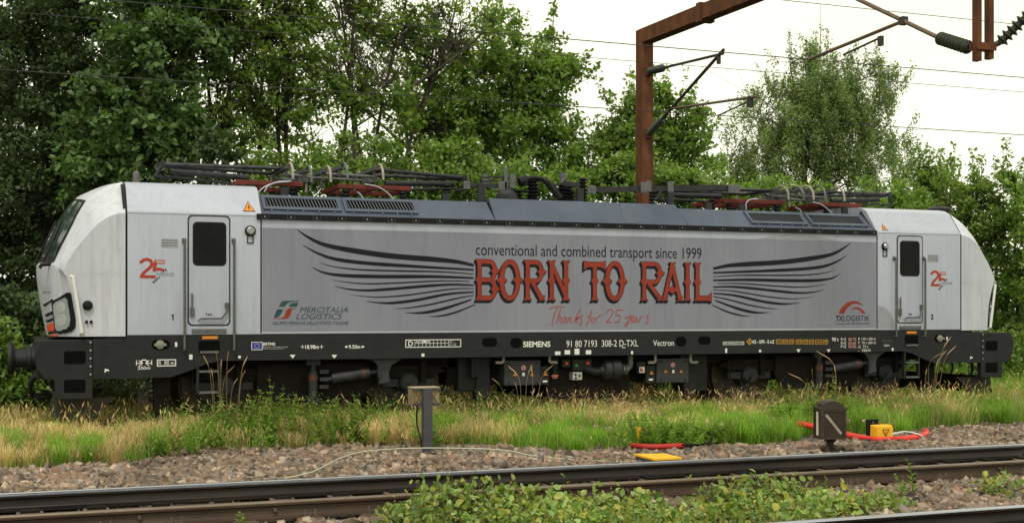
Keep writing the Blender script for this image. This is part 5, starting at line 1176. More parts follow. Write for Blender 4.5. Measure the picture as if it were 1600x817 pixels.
tussocks('lush_grass', P, 120, .38, .008, M_LUSH, 41, 'arching bright green grass tussocks on the verge')
P, r = scatter(2100, -6, 22, 17.2, 20.2, 32, lambda x, y: front(x, y) * dry(x, y) * np.where(x > 12, .4, 1))
tussocks('dry_grass', P, 110, .36, .007, M_DRY, 42, 'arching straw coloured grass tussocks on the verge', head=.3)
P, r = scatter(5500, -7, 22, 17.8, 20.4, 33, lambda x, y: front(x, y) * np.clip(.22 + .6 * pn(x, y, 1.4, 7.0) + .2 * (y - 18.5), 0, .8))
blades('dry_grass', P, r.uniform(.38, .72, len(P)), r.uniform(.004, .007, len(P)), .5, M_DRY, 43, 'taller wispy grass stalks with seed heads above the verge', head=.75)
P, r = scatter(10000, -7, 26, 17.6, 20.4, 34, lambda x, y: front(x, y) * np.clip(.2 + .6 * pn(x, y, 1.7, 2.5), 0, .8))
blades('grass', P, r.uniform(.35, .66, len(P)), r.uniform(.006, .010, len(P)), .6, M_GRASS, 44, 'taller loose green grass stems above the verge')
# ------------------------------------------------------------------ leaves
def leaves(C, size, r, up=.8, six=False, droop=0.0, asp=.55):
    """one folded leaf at each point"""
    n = len(C); N = r.normal(0, 1, (n, 3)) + np.array([0, -.25, up]); N /= np.linalg.norm(N, axis=1)[:, None]
    A = r.normal(0, 1, (n, 3)) + np.array([0, 0, -droop]); A -= N * np.sum(A * N, 1)[:, None]; A /= np.linalg.norm(A, axis=1)[:, None]; B = np.cross(N, A)
    s = (size * r.uniform(.5, 1.45, n))[:, None]; w = s * asp * .5; f = N * s * .10
    if not six:
        V = np.stack([C, C + A * s * .5 + B * w + f, C + A * s, C + A * s * .5 - B * w + f], 1); F = np.array([[0, 1, 2, 3]]); k = 4
    else:
        V = np.stack([C, C + A * s * .28 + B * w * .9 + f, C + A * s * .68 + B * w * .75 + f, C + A * s - f * .6, C + A * s * .68 - B * w * .75 + f, C + A * s * .28 - B * w * .9 + f], 1)
        F = np.array([[0, 1, 2, 3], [0, 3, 4, 5]]); k = 6
    return V.reshape(-1, 3), (np.arange(n)[:, None, None] * k + F[None]).reshape(-1, 4)
M_BARK = mat('bark_grey_brown', (.035, .028, .022), .9, 0, col2=(.085, .072, .058), scale=6, stretch=(1, 1, .3), bump=.4)
M_BARKD = mat('bark_dark', (.020, .017, .013), .9, 0, col2=(.045, .038, .030), scale=6, stretch=(1, 1, .3))
LEAF = {
    'dark': island_mat('leaf_dark', [(0.030, 0.054, 0.022), (0.049, 0.082, 0.026), (0.077, 0.114, 0.037), (0.056, 0.092, 0.037)], .5, .22, noise=.35),
    'lime': island_mat('leaf_lime', [(0.048, 0.095, 0.029), (0.076, 0.140, 0.039), (0.114, 0.180, 0.055), (0.061, 0.119, 0.035)], .45, .3, noise=.4),
    'alder': island_mat('leaf_alder', [(0.074, 0.132, 0.028), (0.118, 0.196, 0.040), (0.172, 0.258, 0.061), (0.099, 0.169, 0.033), (0.142, 0.224, 0.051), (0.234, 0.251, 0.063)], .45, 0.5, noise=.4),
    'bush': island_mat('leaf_bush', [(0.075, 0.138, 0.030), (0.130, 0.213, 0.046), (0.201, 0.286, 0.061), (0.101, 0.175, 0.039)], .45, 0.42, noise=.4),
    'birch': island_mat('leaf_birch', [(0.093, 0.142, 0.055), (0.151, 0.212, 0.079), (0.225, 0.290, 0.116), (0.130, 0.186, 0.067)], .5, 0.42, noise=.4),
    'shrub': island_mat('leaf_shrub', [(0.078, 0.144, 0.030), (0.133, 0.225, 0.043), (0.213, 0.305, 0.063)], .45, 0.45, noise=.4),
}
def tree(name, label, base, Y, ells, nclu, nleaf, size, kind, spread=.5, seed=0, group=None, bark=None, six=False, droop=0.0, tr=.13, twig=.012, shell=.45, depth=1.0, bare=0, trunks=1, shoots=0, asp=.6, hang=(1, 1, .72)):
    r = np.random.default_rng(seed); X0 = W(base, 500, Y)[0]; g = float(gz(X0, Y)); root = thing(name, label, 'tree' if 'tree' in name or 'birch' in name else 'shrub', (X0, Y, g), group)
    E = []
    for (px, py, rx, ry) in ells:
        X, Z = W(px, py, Y); D = X * sin(TH) + Y * cos(TH); E.append((X, Z, rx * D / FPX, ry * D / FPX))
    vol = np.array([e[2] * e[3] for e in E]); vol = vol / vol.sum(); mb = MB(); LC = []; SH = []; tops = max(e[1] + e[3] * .5 for e in E)
    tks = []
    for t in range(trunks):
        xa = X0 + (t - (trunks - 1) / 2) * .35; xe = E[min(t, len(E) - 1)][0] if trunks > 1 else sum(e[0] * v for e, v in zip(E, vol))
        H = tops - g; pts = []
        for k in range(7):
            u = k / 6; pts.append(Vector((xa + (xe - xa) * u ** 1.3 + r.normal(0, .07) * (k > 0), Y + r.normal(0, .1) * (k > 0), g - .1 + H * u * .95)))
        pts = spline(pts, 3); mb.tube(pts, [tr / sqrt(trunks) * (1 - .85 * i / (len(pts) - 1)) for i in range(len(pts))], 7); tks.append(pts)
    for (ex, ez, rx, rz), v in zip(E, vol):
        m = max(3, int(nclu * v)); ry = max(rx, rz) * .8 * depth; limbs = []
        for _ in range(max(2, int(m / 14))):
            d = r.normal(0, 1, 3); d /= np.linalg.norm(d); q = r.uniform(.2, .75); end = Vector((ex + d[0] * rx * q, Y + d[1] * ry * q, ez + d[2] * rz * q))
            tk = tks[r.integers(len(tks))]; zt = end.z - max(.4, .9 * abs(end.x - tk[0].x) * .6 + .3 * rz); st = min(tk, key=lambda p: abs(p.z - zt)); ln = (end - st).length
            P = spline([st, st.lerp(end, .5) + Vector((r.normal(0, .06) * ln, r.normal(0, .06) * ln, .02 * ln)), end], 4); r0 = min(.042, .014 + .009 * ln) * (tr / .13) ** .5
            mb.tube(P, [r0 * (1 - .72 * i / (len(P) - 1)) for i in range(len(P))], 5, cap=False); limbs += P[3:]
        for _ in range(m):
            d = r.normal(0, 1, 3); d /= np.linalg.norm(d); q = r.random() ** shell; c = np.array([ex + d[0] * rx * q, Y + d[1] * ry * q, ez + d[2] * rz * q])
            if c[2] < g + .25: continue
            LC.append(c); cv = Vector(c); st = min(limbs, key=lambda p: (p - cv).length_squared); mdl = st.lerp(cv, .55) + Vector(r.normal(0, .05, 3)) + Vector((0, 0, .05 * (1 - 2 * min(1, droop))))
            out = cv + (cv - st).normalized() * spread * .4; mb.tube([st, mdl, cv, out], [twig, twig * .8, twig * .55, twig * .25], 4, cap=False)
        for _ in range(int(bare * v)):
            st = limbs[r.integers(len(limbs))]; d = Vector(r.normal(0, .8, 3)) + Vector((0, 0, 1.2)); d.normalize(); ln = r.uniform(.6, 1.8)
            mb.tube([st, st + d * ln * .5 + Vector(r.normal(0, .05, 3)), st + d * ln], [twig * .9, twig * .6, twig * .25], 4, cap=False)
        for _ in range(int(shoots * v)):
            a = r.uniform(-1.1, 1.1); q = r.uniform(.8, 1.0); c = np.array([ex + sin(a) * rx * q, Y + r.normal(0, .3) * ry, ez + cos(a) * rz * q]); d = Vector((sin(a) * .7, r.normal(0, .3), cos(a) * .8 + .35)).normalized(); ln = r.uniform(.35, .95); cv = Vector(c)
            st = min(limbs, key=lambda p: (p - cv).length_squared); mb.tube([st, cv, cv + d * ln], [twig, twig * .6, twig * .25], 4, cap=False)
            for t in np.linspace(.1, 1, 5): SH.append(np.array(cv + d * ln * t))
    mb.build('trunk', bark or M_BARKD, root, smooth=True)
    LC = np.array(LC); nb = len(LC); sp = spread * r.uniform(.55, 1.25, nb); wt = r.uniform(.35, 1.6, nb)
    if SH: LC = np.concatenate([LC, np.array(SH)]); sp = np.concatenate([sp, np.full(len(SH), .13)]); wt = np.concatenate([wt, np.full(len(SH), .10)])
    idx = r.choice(len(LC), size=nleaf, p=wt / wt.sum())
    off = r.normal(0, 1, (nleaf, 3)); off /= np.linalg.norm(off, axis=1)[:, None]; off *= (r.random(nleaf) ** .55)[:, None]
    P = LC[idx] + off * sp[idx][:, None] * np.array(hang); P[:, 2] -= droop * r.random(nleaf) ** 2 * .7
    P = P[P[:, 2] > g + .05]
    V, F = leaves(P, np.full(len(P), size), r, six=six, droop=droop * 2, asp=asp)
    link_mesh('crown', mesh_np('crown', V, F), LEAF[kind], root); return root
GT = 'trees behind the locomotive'; GS = 'shrubs along the edge of the trees'
tree('dark_tree', 'tall dense dark green tree at the left edge', 60, 29.5, [(30, 60, 130, 150), (70, 270, 110, 130), (10, 420, 110, 120), (150, -60, 170, 110), (110, 400, 80, 110)], 420, 84000, .10, 'dark', .42, 31, GT)
tree('dark_tree', 'dark tree filling the background between the edge and the big leaved tree', 130, 34, [(60, 120, 150, 120), (190, 200, 130, 120), (100, 330, 140, 110), (20, 250, 110, 130), (160, 20, 160, 110), (250, 330, 110, 90)], 300, 42000, .125, 'dark', .55, 41, GT)
tree('dark_tree', 'dark tree standing beyond the left buffers of the locomotive', -170, 29, [(-170, 100, 130, 150), (-150, 300, 130, 130), (-180, 470, 120, 110), (-330, 250, 150, 180)], 260, 40000, .12, 'dark', .45, 44, GT)
tree('large_leaved_tree', 'tree with big broad leaves above the left cab', 225, 27.6, [(205, 175, 105, 75), (255, 60, 100, 90), (175, 270, 80, 70), (260, 240, 75, 50), (270, -60, 120, 80)], 230, 23000, .15, 'lime', .40, 32, GT, six=True, tr=.14)
tree('slender_tree', 'slender many stemmed tree between the big leaved tree and the pale twiggy one', 335, 28.4, [(325, 40, 60, 110), (375, 60, 55, 100), (345, 190, 70, 70), (360, -80, 90, 60)], 190, 8500, .115, 'alder', .34, 33, GT, tr=.16, trunks=3, bare=260)
tree('slender_tree', 'light green alder with upright stems over the left pantograph', 425, 28.8, [(410, 30, 70, 110), (470, 50, 60, 100), (430, 170, 80, 80), (455, -80, 90, 60)], 230, 11000, .115, 'alder', .34, 34, GT, tr=.17, trunks=3, bare=360)
tree('twiggy_tree', 'half bare twiggy tree with pale branches leaning right', 552, 28.6, [(560, 20, 80, 90), (640, 50, 90, 80), (730, 60, 70, 60), (520, 130, 70, 80), (610, 150, 90, 60), (600, -80, 130, 60), (775, 30, 45, 40)], 300, 10500, .12, 'alder', .34, 35, GT, tr=.17, trunks=4, bare=480, bark=M_BARK)
tree('twiggy_tree', 'sparse tree filling the background behind the pale twiggy one', 640, 34, [(520, 60, 110, 120), (640, 170, 130, 90), (430, 190, 110, 90), (560, 250, 120, 60), (700, 100, 70, 80)], 240, 6500, .13, 'alder', .38, 43, GT, tr=.16, trunks=2, bare=260)
tree('broad_tree', 'broad bushy green tree left of the rusty mast with its crown falling to the right', 800, 29.6, [(790, 130, 95, 75), (855, 165, 75, 75), (760, 225, 110, 65), (870, 250, 80, 60), (845, 95, 55, 40), (905, 108, 30, 14), (700, 170, 80, 80)], 330, 30000, .125, 'bush', .36, 36, GT, bare=60, shoots=46)
tree('bushy_tree', 'low leafy tree just left of the rusty mast', 955, 29.0, [(975, 215, 45, 55), (945, 265, 70, 45), (985, 180, 22, 30), (985, 270, 40, 50)], 130, 10500, .12, 'bush', .33, 37, GT, shoots=26)
tree('bushy_tree', 'light leafy tree just right of the rusty mast', 1060, 30.5, [(1055, 195, 42, 45), (1065, 255, 60, 55), (1092, 178, 18, 20), (1030, 160, 20, 20)], 120, 8500, .125, 'shrub', .33, 38, GT, shoots=30)
tree('birch_tree', 'tall grey green birch with fine drooping leaves right of the mast', 1285, 35, [(1275, 135, 85, 62), (1235, 185, 105, 60), (1345, 170, 75, 70), (1210, 245, 95, 60), (1300, 250, 115, 75), (1385, 250, 60, 65), (1160, 265, 50, 50), (1375, 112, 36, 30), (1275, 85, 34, 22), (1300, 190, 90, 70)], 680, 92000, .088, 'birch', .42, 39, GT, droop=.55, tr=.17, twig=.011, shell=.5, bare=60, trunks=2, shoots=70, asp=.5, hang=(.6, .6, 1.15))
for i, (b, Y, E, n, lab) in enumerate(((1458, 30, [(1455, 305, 34, 40), (1462, 340, 45, 70), (1448, 270, 14, 20)], 13000, 'shrub standing just right of the birch'), (1520, 28.5, [(1520, 320, 40, 50), (1505, 380, 50, 90), (1533, 285, 18, 26), (1530, 450, 45, 80)], 17000, 'tall shrub above the right cab nose'),
                                (1590, 27.5, [(1585, 330, 35, 60), (1595, 420, 40, 80), (1575, 285, 14, 26), (1600, 510, 50, 70)], 20000, 'bright shrub at the right edge behind the buffers'), (1655, 26, [(1640, 400, 60, 120), (1640, 520, 70, 70)], 12000, 'bushy growth cut by the right edge of the view'))):
    tree('tall_shrub', lab, b, Y, E, 110, int(n * .62), .115, 'shrub' if i != 1 else 'alder', .33, 50 + i, GS, tr=.07, bare=30, shoots=36)
for i, (b, Y, E, n, k, lab) in enumerate(((300, 26.5, [(300, 300, 90, 60), (320, 230, 50, 40), (350, 420, 120, 120)], 14000, 'dark', 'dark shrub behind the left cab roof'), (430, 27, [(440, 280, 70, 50), (420, 330, 90, 60)], 12000, 'bush', 'shrub behind the left pair of pantographs'),
                                (560, 27.2, [(560, 270, 90, 55), (590, 320, 90, 60)], 16000, 'bush', 'shrub below the twiggy tree'), (690, 27, [(690, 265, 80, 50), (690, 310, 90, 60)], 16000, 'bush', 'leafy shrub behind the right knee of the left pantographs'), (830, 27.5, [(830, 285, 100, 40), (830, 330, 100, 60)], 13000, 'shrub', 'shrub behind the roof insulators'),
                                (1000, 28, [(985, 285, 80, 40), (1080, 300, 70, 35)], 14000, 'bush', 'shrub behind the foot of the rusty mast'), (1150, 29, [(1160, 310, 70, 35), (1240, 320, 90, 35)], 12000, 'shrub', 'shrub below the birch behind the right pantographs'), (1380, 29, [(1380, 320, 80, 40), (1430, 350, 60, 50)], 11000, 'shrub', 'shrub behind the right cab roof'),
                                (20, 25.2, [(20, 590, 60, 45), (-30, 560, 60, 60), (75, 600, 40, 35)], 15000, 'bush', 'green undergrowth beside the left buffers'), (-20, 27, [(0, 500, 90, 60), (60, 520, 60, 60)], 10000, 'dark', 'dark undergrowth behind the left buffers'))):
    tree('shrub', lab, b, Y, E, 100, int(n * .62), .115, k, .38, 70 + i, GS, tr=.05, depth=.8)
for i, (x0, x1) in enumerate(((120, 420), (420, 720), (720, 1020), (1020, 1330), (1330, 1560))):
    tree('low_shrub', ('low dark growth seen under the left bogie', 'low dark growth seen behind the left wheels', 'low dark growth seen behind the transformer', 'low dark growth seen behind the right wheels', 'low green growth seen under the right cab')[i], (x0 + x1) / 2, 25.6, [((x0 * (1 - t) + x1 * t), 560, 60, 50) for t in (.1, .4, .7, 1)], 90, 9000, .085, 'dark' if i < 4 else 'bush', .4, 90 + i, GS, tr=.04, depth=.7)

# the wood and undergrowth further back, one mass
r = np.random.default_rng(99); n = 190000; P = np.stack([r.uniform(-45, 75, n), r.uniform(30, 40, n), np.zeros(n)], 1)
hh = 3.2 + .9 * pn(P[:, 0], P[:, 1] * .3, .9) + .5 * pn(P[:, 0], P[:, 1], 2.3) + np.interp(P[:, 0], [-45, -16, -10, 6, 14, 24, 36, 75], [4.5, 3.5, 2.5, 1.2, .4, .2, .8, 2.5]); P[:, 2] = gz(P[:, 0], P[:, 1]) + hh * r.random(n) ** .8
V, F = leaves(P, np.full(len(P), .16), r); tag(link_mesh('far_woods', mesh_np('far_woods', V, F), LEAF['dark']), 'dark mass of undergrowth and woodland behind the trees', 'woodland', kind='stuff')
# ------------------------------------------------------------------ overhead line
M_CORTEN = mat('mast_rust', (.050, .017, .007), .85, 0, col2=(.150, .052, .019), scale=5, bump=.15, stretch=(1, 1, .4))
M_TUBE = mat('arm_tube', (.10, .075, .055), .6, .3, col2=(.17, .12, .085), scale=6)
M_ARMD = mat('arm_dark', (.045, .038, .032), .6, .3, var=.3)
M_INS = mat('insulator_green', (.032, .038, .026), .3, 0, col2=(.055, .06, .042), scale=9)
MX, MY = W(1007, 300, 24.2)[0], 24.2
mast = thing('catenary_mast', 'rust brown steel portal mast with overhead line arms', 'mast', (MX, MY, -.35))
ztop = W(1007, 47, MY)[1]; hw = .135
mb = MB(); mb.box(MX - hw, MX + hw, MY - .15, MY + .15, -.4, ztop); mb.build('post', M_CORTEN, mast, bevel=.012)
mb = MB(); dx = .034
def beam_pt(y): return MX + dx * (MY - y)
L = MY - 4.0
for (y0, y1) in ((MY - .152, 4.0),):
    P = [(beam_pt(y0) - hw, y0), (beam_pt(y0) + hw, y0), (beam_pt(y1) + hw, y1), (beam_pt(y1) - hw, y1)]
    mb.add([(x, y, ztop - .30) for x, y in P] + [(x, y, ztop - .002) for x, y in P], [(0, 1, 2, 3)[::-1], (4, 5, 6, 7)[::-1], (0, 4, 5, 1), (1, 5, 6, 2), (2, 6, 7, 3), (3, 7, 4, 0)])
bm_o = mb.build('beam', M_CORTEN, mast)
mb = MB(); mb.box(beam_pt(4) - hw, beam_pt(4) + hw, 3.7, 3.998, -.4, ztop); mb.build('post', M_CORTEN, mast)
mb = MB(); yb = MY - 2.4; mb.box(beam_pt(yb) - hw - .03, beam_pt(yb) + hw + .03, yb - .08, yb + .08, ztop - .34, ztop + .03); mb.build('beam_clamp', M_CORTEN, mast)
def arm(name, a, b, r, m=M_ARMD, x=None):
    mb = MB(); mb.tube([a, b], r, 8); return mb.build(name, m, mast, smooth=True)
def MPt(x, y):                                  # point on the upright plane of the arms (X = MX)
    t = tan(TH + atan((x - 800) / FPX)); Y = MX / t; D = MX * sin(TH) + Y * cos(TH); return Vector((MX, Y, EYE + (HOR - y) * D / FPX))
yf = MY - .16
A0, A1 = Vector((MX, yf, W(1018, 115, MY)[1])), MPt(1130, 84); B0 = Vector((MX, yf, W(1018, 212, MY)[1]))
a1 = A0.lerp(A1, .22); arm('top_tube', a1, A1, .028)
b1 = B0.lerp(A1, .2); arm('strut_tube', b1, A1 + Vector((0, -.02, .07)), .032)
for p, q in ((A0 + (A1 - A0) * .02, a1), (B0 + (A1 - B0) * .01, b1)):
    mb = MB(); insul(mb, p, q, .085, 7, .045); mb.build('insulator', M_INS, mast, smooth=True, sharp=60)
mb = MB()
for p in (A0, B0): mb.box(MX - .06, MX + .06, yf - .08, yf + .01, p.z - .09, p.z + .09)
mb.build('arm_bracket', M_CORTEN, mast)
c0 = B0.lerp(A1, .34); arm('registration_tube', c0, MPt(1183, 151), .026, M_TUBE)
arm('registration_arm', MPt(1173, 157), MPt(1124, 180), .016, M_ARMD)
mb = MB(); p = MPt(1172, 155); mb.box(p.x - .04, p.x + .04, p.y - .05, p.y + .05, p.z - .14, p.z + .05); mb.build('arm_clamp', M_ARMD, mast)
# hanging pair of posts further along the beam
HY = 14.08; hx = beam_pt(HY); HPs = MPt(1536, 95)
for s in (-1, 1):
    X, Z = W(1536 + s * 9.5, 96 if s < 0 else 93, HY); mb = MB(); mb.box(X - .04, X + .04, HY - .05, HY + .05, Z, ztop - .302); mb.build('drop_post', M_CORTEN, mast)
X, Z = W(1536, 74, HY); mb = MB(); mb.box(X - .17, X + .17, HY - .075, HY - .052, Z - .05, Z + .05); mb.box(X - .17, X + .17, HY + .052, HY + .075, Z - .05, Z + .05); mb.build('drop_clamp', M_CORTEN, mast)
P0 = Vector((X - .1, HY + .1, Z - .01)); P1 = MPt(1468, 60); P2 = MPt(1325, -8)
mb = MB(); q = P0.lerp(P1, .1); insul(mb, q, P1, .10, 9, .05); mb.build('insulator', M_INS, mast, smooth=True, sharp=60)
arm('strut_tube', P1, P2 + (P2 - P1) * .4, .034, M_TUBE)
q = P1.lerp(P2, .37); arm('registration_tube', q, MPt(1265, 93), .03, M_TUBE); mb = MB(); mb.box(q.x - .05, q.x + .05, q.y - .05, q.y + .05, q.z - .06, q.z + .06); p = MPt(1376, 60); mb.box(p.x - .03, p.x + .03, p.y - .04, p.y + .04, p.z - .12, p.z + .03); mb.build('arm_clamp', M_ARMD, mast)
arm('registration_arm', MPt(1374, 60), MPt(1318, 86), .018, M_ARMD)
Q0 = W(1556, 70, HY); Q1 = W(1597, 5, HY); mb = MB(); insul(mb, (Q0[0] + .02, HY - .06, Q0[1] + .02), (Q1[0], HY - .5, Q1[1]), .10, 10, .05); mb.build('insulator', M_INS, mast, smooth=True, sharp=60)
mb = MB(); mb.tube([(X + .1, HY, Z), (Q0[0] + .02, HY - .06, Q0[1] + .02)], .04, 8); mb.tube([(Q1[0], HY - .5, Q1[1]), (Q1[0] + .35, HY - .9, Q1[1] + .45)], .045, 8); mb.build('stay_tube', M_ARMD, mast, smooth=True)
# wires
M_WIRE = mat('wire_dark', (.045, .043, .042), .5, .5, var=.1)
def wire(label, px, py, Y, r, x0=-60, x1=260, sag=0.0):
    X, Z = W(px, py, Y); mb = MB(); pts = [(x, Y, Z + sag * ((x - X) / 30) ** 2) for x in np.linspace(x0, x1, 33)]; mb.tube(pts, r, 6)
    o = mb.build('overhead_wire', M_WIRE, smooth=True, loc=(X, Y, Z)); tag(o, label, 'wire', 'overhead wires'); return (X, Z, Y, sag), o
wA, oA = wire('thick overhead wire crossing the mast just below its corner', 1130, 82, 18.2, .0075)
wB, oB = wire('thin middle overhead wire passing the tip of the upper arm', 1130, 107, 21.0, .0055, sag=-.02)
wC, oC = wire('lowest overhead wire running straight across the crowns above the locomotive', 1125, 181, 21.0, .008)
wD, oD = wire('topmost overhead wire in the upper right corner', 1400, 19, 18.2, .006, sag=.02)
def wz(w, x): return w[1] + w[3] * ((x - w[0]) / 30) ** 2
def dropper(px, py, lo, up, oo, px2=None):
    x = W(px, py, lo[2])[0]; x2 = x if px2 is None else W(px2, py, lo[2])[0]; mb = MB(); mb.tube([(x, lo[2], wz(lo, x)), (x2, lo[2] + (up[2] - lo[2]), wz(up, x2))], .003, 5)
    mb.build('dropper', M_WIRE, oo)
dropper(865, 62, wA, wD, oD); dropper(1592, 200, wC, wB, oB); dropper(1282, 90, wA, wD, oD)
mb = MB(); p = MPt(1123, 97); mb.box(p.x - .03, p.x + .03, p.y - .03, p.y + .03, p.z - .04, p.z + .14); mb.build('wire_clamp', M_ARMD, mast)
mb = MB(); mb.tube([MPt(1176, 150), Vector((W(1095, 100, 21)[0], 21, wz(wB, W(1095, 100, 21)[0])))], .003, 5); mb.tube([MPt(1168, 146), Vector((W(1151, 108, 21)[0], 21, wz(wB, W(1151, 108, 21)[0])))], .003, 5); mb.build('stay_wire', M_WIRE, mast)

# ------------------------------------------------------------------ lineside objects
M_POST = mat('post_grey', (.045, .046, .052), .6, .2, col2=(.075, .076, .084), scale=7)
M_TAN = mat('box_tan', (.17, .13, .065), .75, 0, col2=(.27, .21, .11), scale=9)
p = G(668.5, 703, -.16); k = 19.2 / FPX
PX0, PX1 = W(662, 650, p.y)[0], W(675.5, 650, p.y)[0]; zt = W(668, 606.5, p.y)[1]
rbx = thing('signal_post', 'grey steel post carrying a small tan box on the ballast edge', 'post', (p.x, p.y, -.2))
mb = MB(); mb.box(PX0, PX1, p.y - .02, p.y + .03, -.45, zt); mb.box(PX0, PX0 + .012, p.y + .031, p.y + .11, -.45, zt - .003); mb.box(PX1 - .012, PX1, p.y + .031, p.y + .11, -.45, zt - .003); mb.build('post', M_POST, rbx, bevel=.004)
bx0_, bz1 = W(644, 606, p.y + .15); bx1_, bz0 = W(685.5, 632.5, p.y + .15)
mb = MB(); mb.box(bx0_, bx1_, p.y + .12, p.y + .36, bz0, bz1 - .01); bxo = mb.build('terminal_box', M_TAN, rbx, bevel=.008)
mb = MB(); y = p.y + .113; w = bx1_ - bx0_
mb.box(bx0_ - .01, bx1_ + .01, y - .01, y + .006, bz1 - .035, bz1 - .005); mb.box(bx0_ - .01, bx1_ + .01, y - .01, y + .006, bz0 - .002, bz0 + .035); mb.build('box_band', M_POST, bxo)
mb = MB()
for s in (0, 1):
    a = bx0_ + .05 if s == 0 else PX1 + .01; b = PX0 - .005 if s == 0 else bx1_ - .04
    for u in ((bz0 + .05, bz1 - .05), (bz1 - .05, bz0 + .05)): mb.tube([(a, y, u[0]), (b, y, u[1])], .006, 5)
mb.box(bx0_ + .012, bx0_ + .026, y - .012, y + .006, bz0 + .051, bz1 - .046); mb.build('box_rib', mat('box_rib', (.15, .11, .05), .7), bxo)
mb = MB(); mb.box(bx0_ - .006, bx1_ + .006, p.y + .10, p.y + .37, bz1 - .004, bz1 + .010); mb.build('box_lid', mat('lid_tan', (.30, .26, .17), .75), bxo)
mb = MB(); mb.tube(spline([(PX0 - .03, p.y + .2, bz0), (PX0 - .045, p.y + .18, bz0 - .25), (PX0 - .01, p.y + .1, bz0 - .5), (PX0, p.y + .1, -.3)], 5), .012, 6); mb.build('cable', M_BLACK, rbx, smooth=True)

# dwarf signal lantern
q = G(1297, 704, -.17); Y = q.y
M_LANT = mat('lantern_brown_black', (.022, .016, .012), .55, .2, col2=(.045, .032, .024), scale=7)
ds = thing('point_lantern', 'dark brown point lantern with white slanted bar standing beside the shiny rail', 'signal lantern', (q.x, Y, -.2))
x0, z1 = W(1272, 639, Y); x1, z0 = W(1322, 683, Y); cx = (x0 + x1) / 2; hwid = (x1 - x0) / 2; dep = .15
ang = radians(-20)                                # turned so two faces show
def lp(u, v, z): return (cx + u * cos(ang) - v * sin(ang), Y + u * sin(ang) + v * cos(ang), z)
wd, dp = .155, .155
def lbox(mb, u0, u1, v0, v1, z0, z1, tp=1.0):
    P = [lp(u0, v0, z0), lp(u1, v0, z0), lp(u1, v1, z0), lp(u0, v1, z0), lp(u0 * tp, v0 * tp, z1), lp(u1 * tp, v0 * tp, z1), lp(u1 * tp, v1 * tp, z1), lp(u0 * tp, v1 * tp, z1)]
    mb.add(P, [(0, 3, 2, 1), (4, 5, 6, 7), (0, 1, 5, 4), (1, 2, 6, 5), (2, 3, 7, 6), (3, 0, 4, 7)])
ang = radians(-20)
wd = .178
mb = MB(); lbox(mb, -wd, wd, -wd, wd, z0, z1, 1.03); case = mb.build('case', M_LANT, ds, bevel=.008)
mb = MB(); n = 9; zt = W(1297, 625, Y)[1]
lbox(mb, -wd * 1.10, wd * 1.10, -wd * 1.10, wd * 1.10, z1 + .001, z1 + .025)
for i in range(n - 1):
    a, b = radians(180 * i / (n - 1)), radians(180 * (i + 1) / (n - 1)); R1 = wd * .88; h = zt - z1 - .026
    P = [lp(-R1 * cos(a), -wd * .9, z1 + .026 + h * sin(a)), lp(-R1 * cos(b), -wd * .9, z1 + .026 + h * sin(b)), lp(-R1 * cos(b), wd * .9, z1 + .026 + h * sin(b)), lp(-R1 * cos(a), wd * .9, z1 + .026 + h * sin(a))]
    mb.add(P, [(0, 3, 2, 1)])
    mb.add([lp(0, -wd * .9, z1 + .026), P[0], P[1]], [(0, 2, 1)]); mb.add([lp(0, wd * .9, z1 + .026), P[3], P[2]], [(0, 1, 2)])
mb.build('roof', mat('lantern_roof', (.045, .036, .030), .45, .3, var=.3), ds)
# frames and white bars on the two faces seen
def face_bar(P, face, m, name, off):
    mb = MB()
    f = (lambda s, z, o: lp(s, -wd * 1.02 - o, z)) if face == 0 else (lambda s, z, o: lp(-wd * 1.02 - o, -s, z))
    mb.add([f(s, z, off) for s, z in P] + [f(s, z, -.01) for s, z in P], [tuple(range(len(P)))] + [(j, i, len(P) + i, len(P) + j) for i in range(len(P)) for j in [(i + 1) % len(P)]]); return mb.build(name, m, ds)
H = z1 - z0
for face in (0, 1):
    mbx = MB()
    for (u0, u1, a, b) in ((-wd, wd, 0, .055), (-wd, wd, .945, 1), (-wd, -wd * .82, .055, .945), (wd * .82, wd, .055, .945)):
        P = [(u0, z0 + H * a), (u1, z0 + H * a), (u1, z0 + H * b), (u0, z0 + H * b)]
        f = (lambda s, z, o: lp(s, -wd * 1.035 - o, z)) if face == 0 else (lambda s, z, o: lp(-wd * 1.035 - o, -s, z))
        mbx.add([f(s, z, .008) for s, z in P] + [f(s, z, -.012) for s, z in P], [(0, 1, 2, 3)] + [(j, i, 4 + i, 4 + j) for i in range(4) for j in [(i + 1) % 4]])
    mbx.build('face_frame', mat('lantern_frame', (.035, .024, .017), .6, .2, col2=(.065, .044, .03), scale=9), ds)
M_BAR = mat('lantern_bar', (.20, .16, .12), .7, 0, col2=(.36, .31, .25), scale=14)
face_bar([(-wd * .62, z0 + H * .86), (-wd * .46, z0 + H * .82), (wd * .66, z0 + H * .22), (wd * .56, z0 + H * .16), (wd * .48, z0 + H * .18), (-wd * .68, z0 + H * .80)][::-1], 0, M_BAR, 'slanted_bar', .004)
face_bar([(-wd * .25, z0 + H * .1), (wd * .3, z0 + H * .1), (wd * .3, z0 + H * .9), (-wd * .25, z0 + H * .9)], 1, mat('lantern_white', (.72, .69, .62), .5), 'upright_bar', .004)
mb = MB(); mb.lathe((cx, Y, z0), (cx, Y, z0 - .05), [(0, .10), (1, .07)], 10); mb.lathe((cx, Y, z0 - .05), (cx, Y, -.3), [(0, .05), (.3, .05), (.31, .075), (.45, .075), (.5, .05), (1, .06)], 10); mb.build('stand', M_LANT, ds, smooth=True)
mb = MB(); mb.box(cx - .10, cx - .055, Y - .05, Y + .02, -.3, z0 - .10); mb.build('stand_rod', M_IRON, ds)

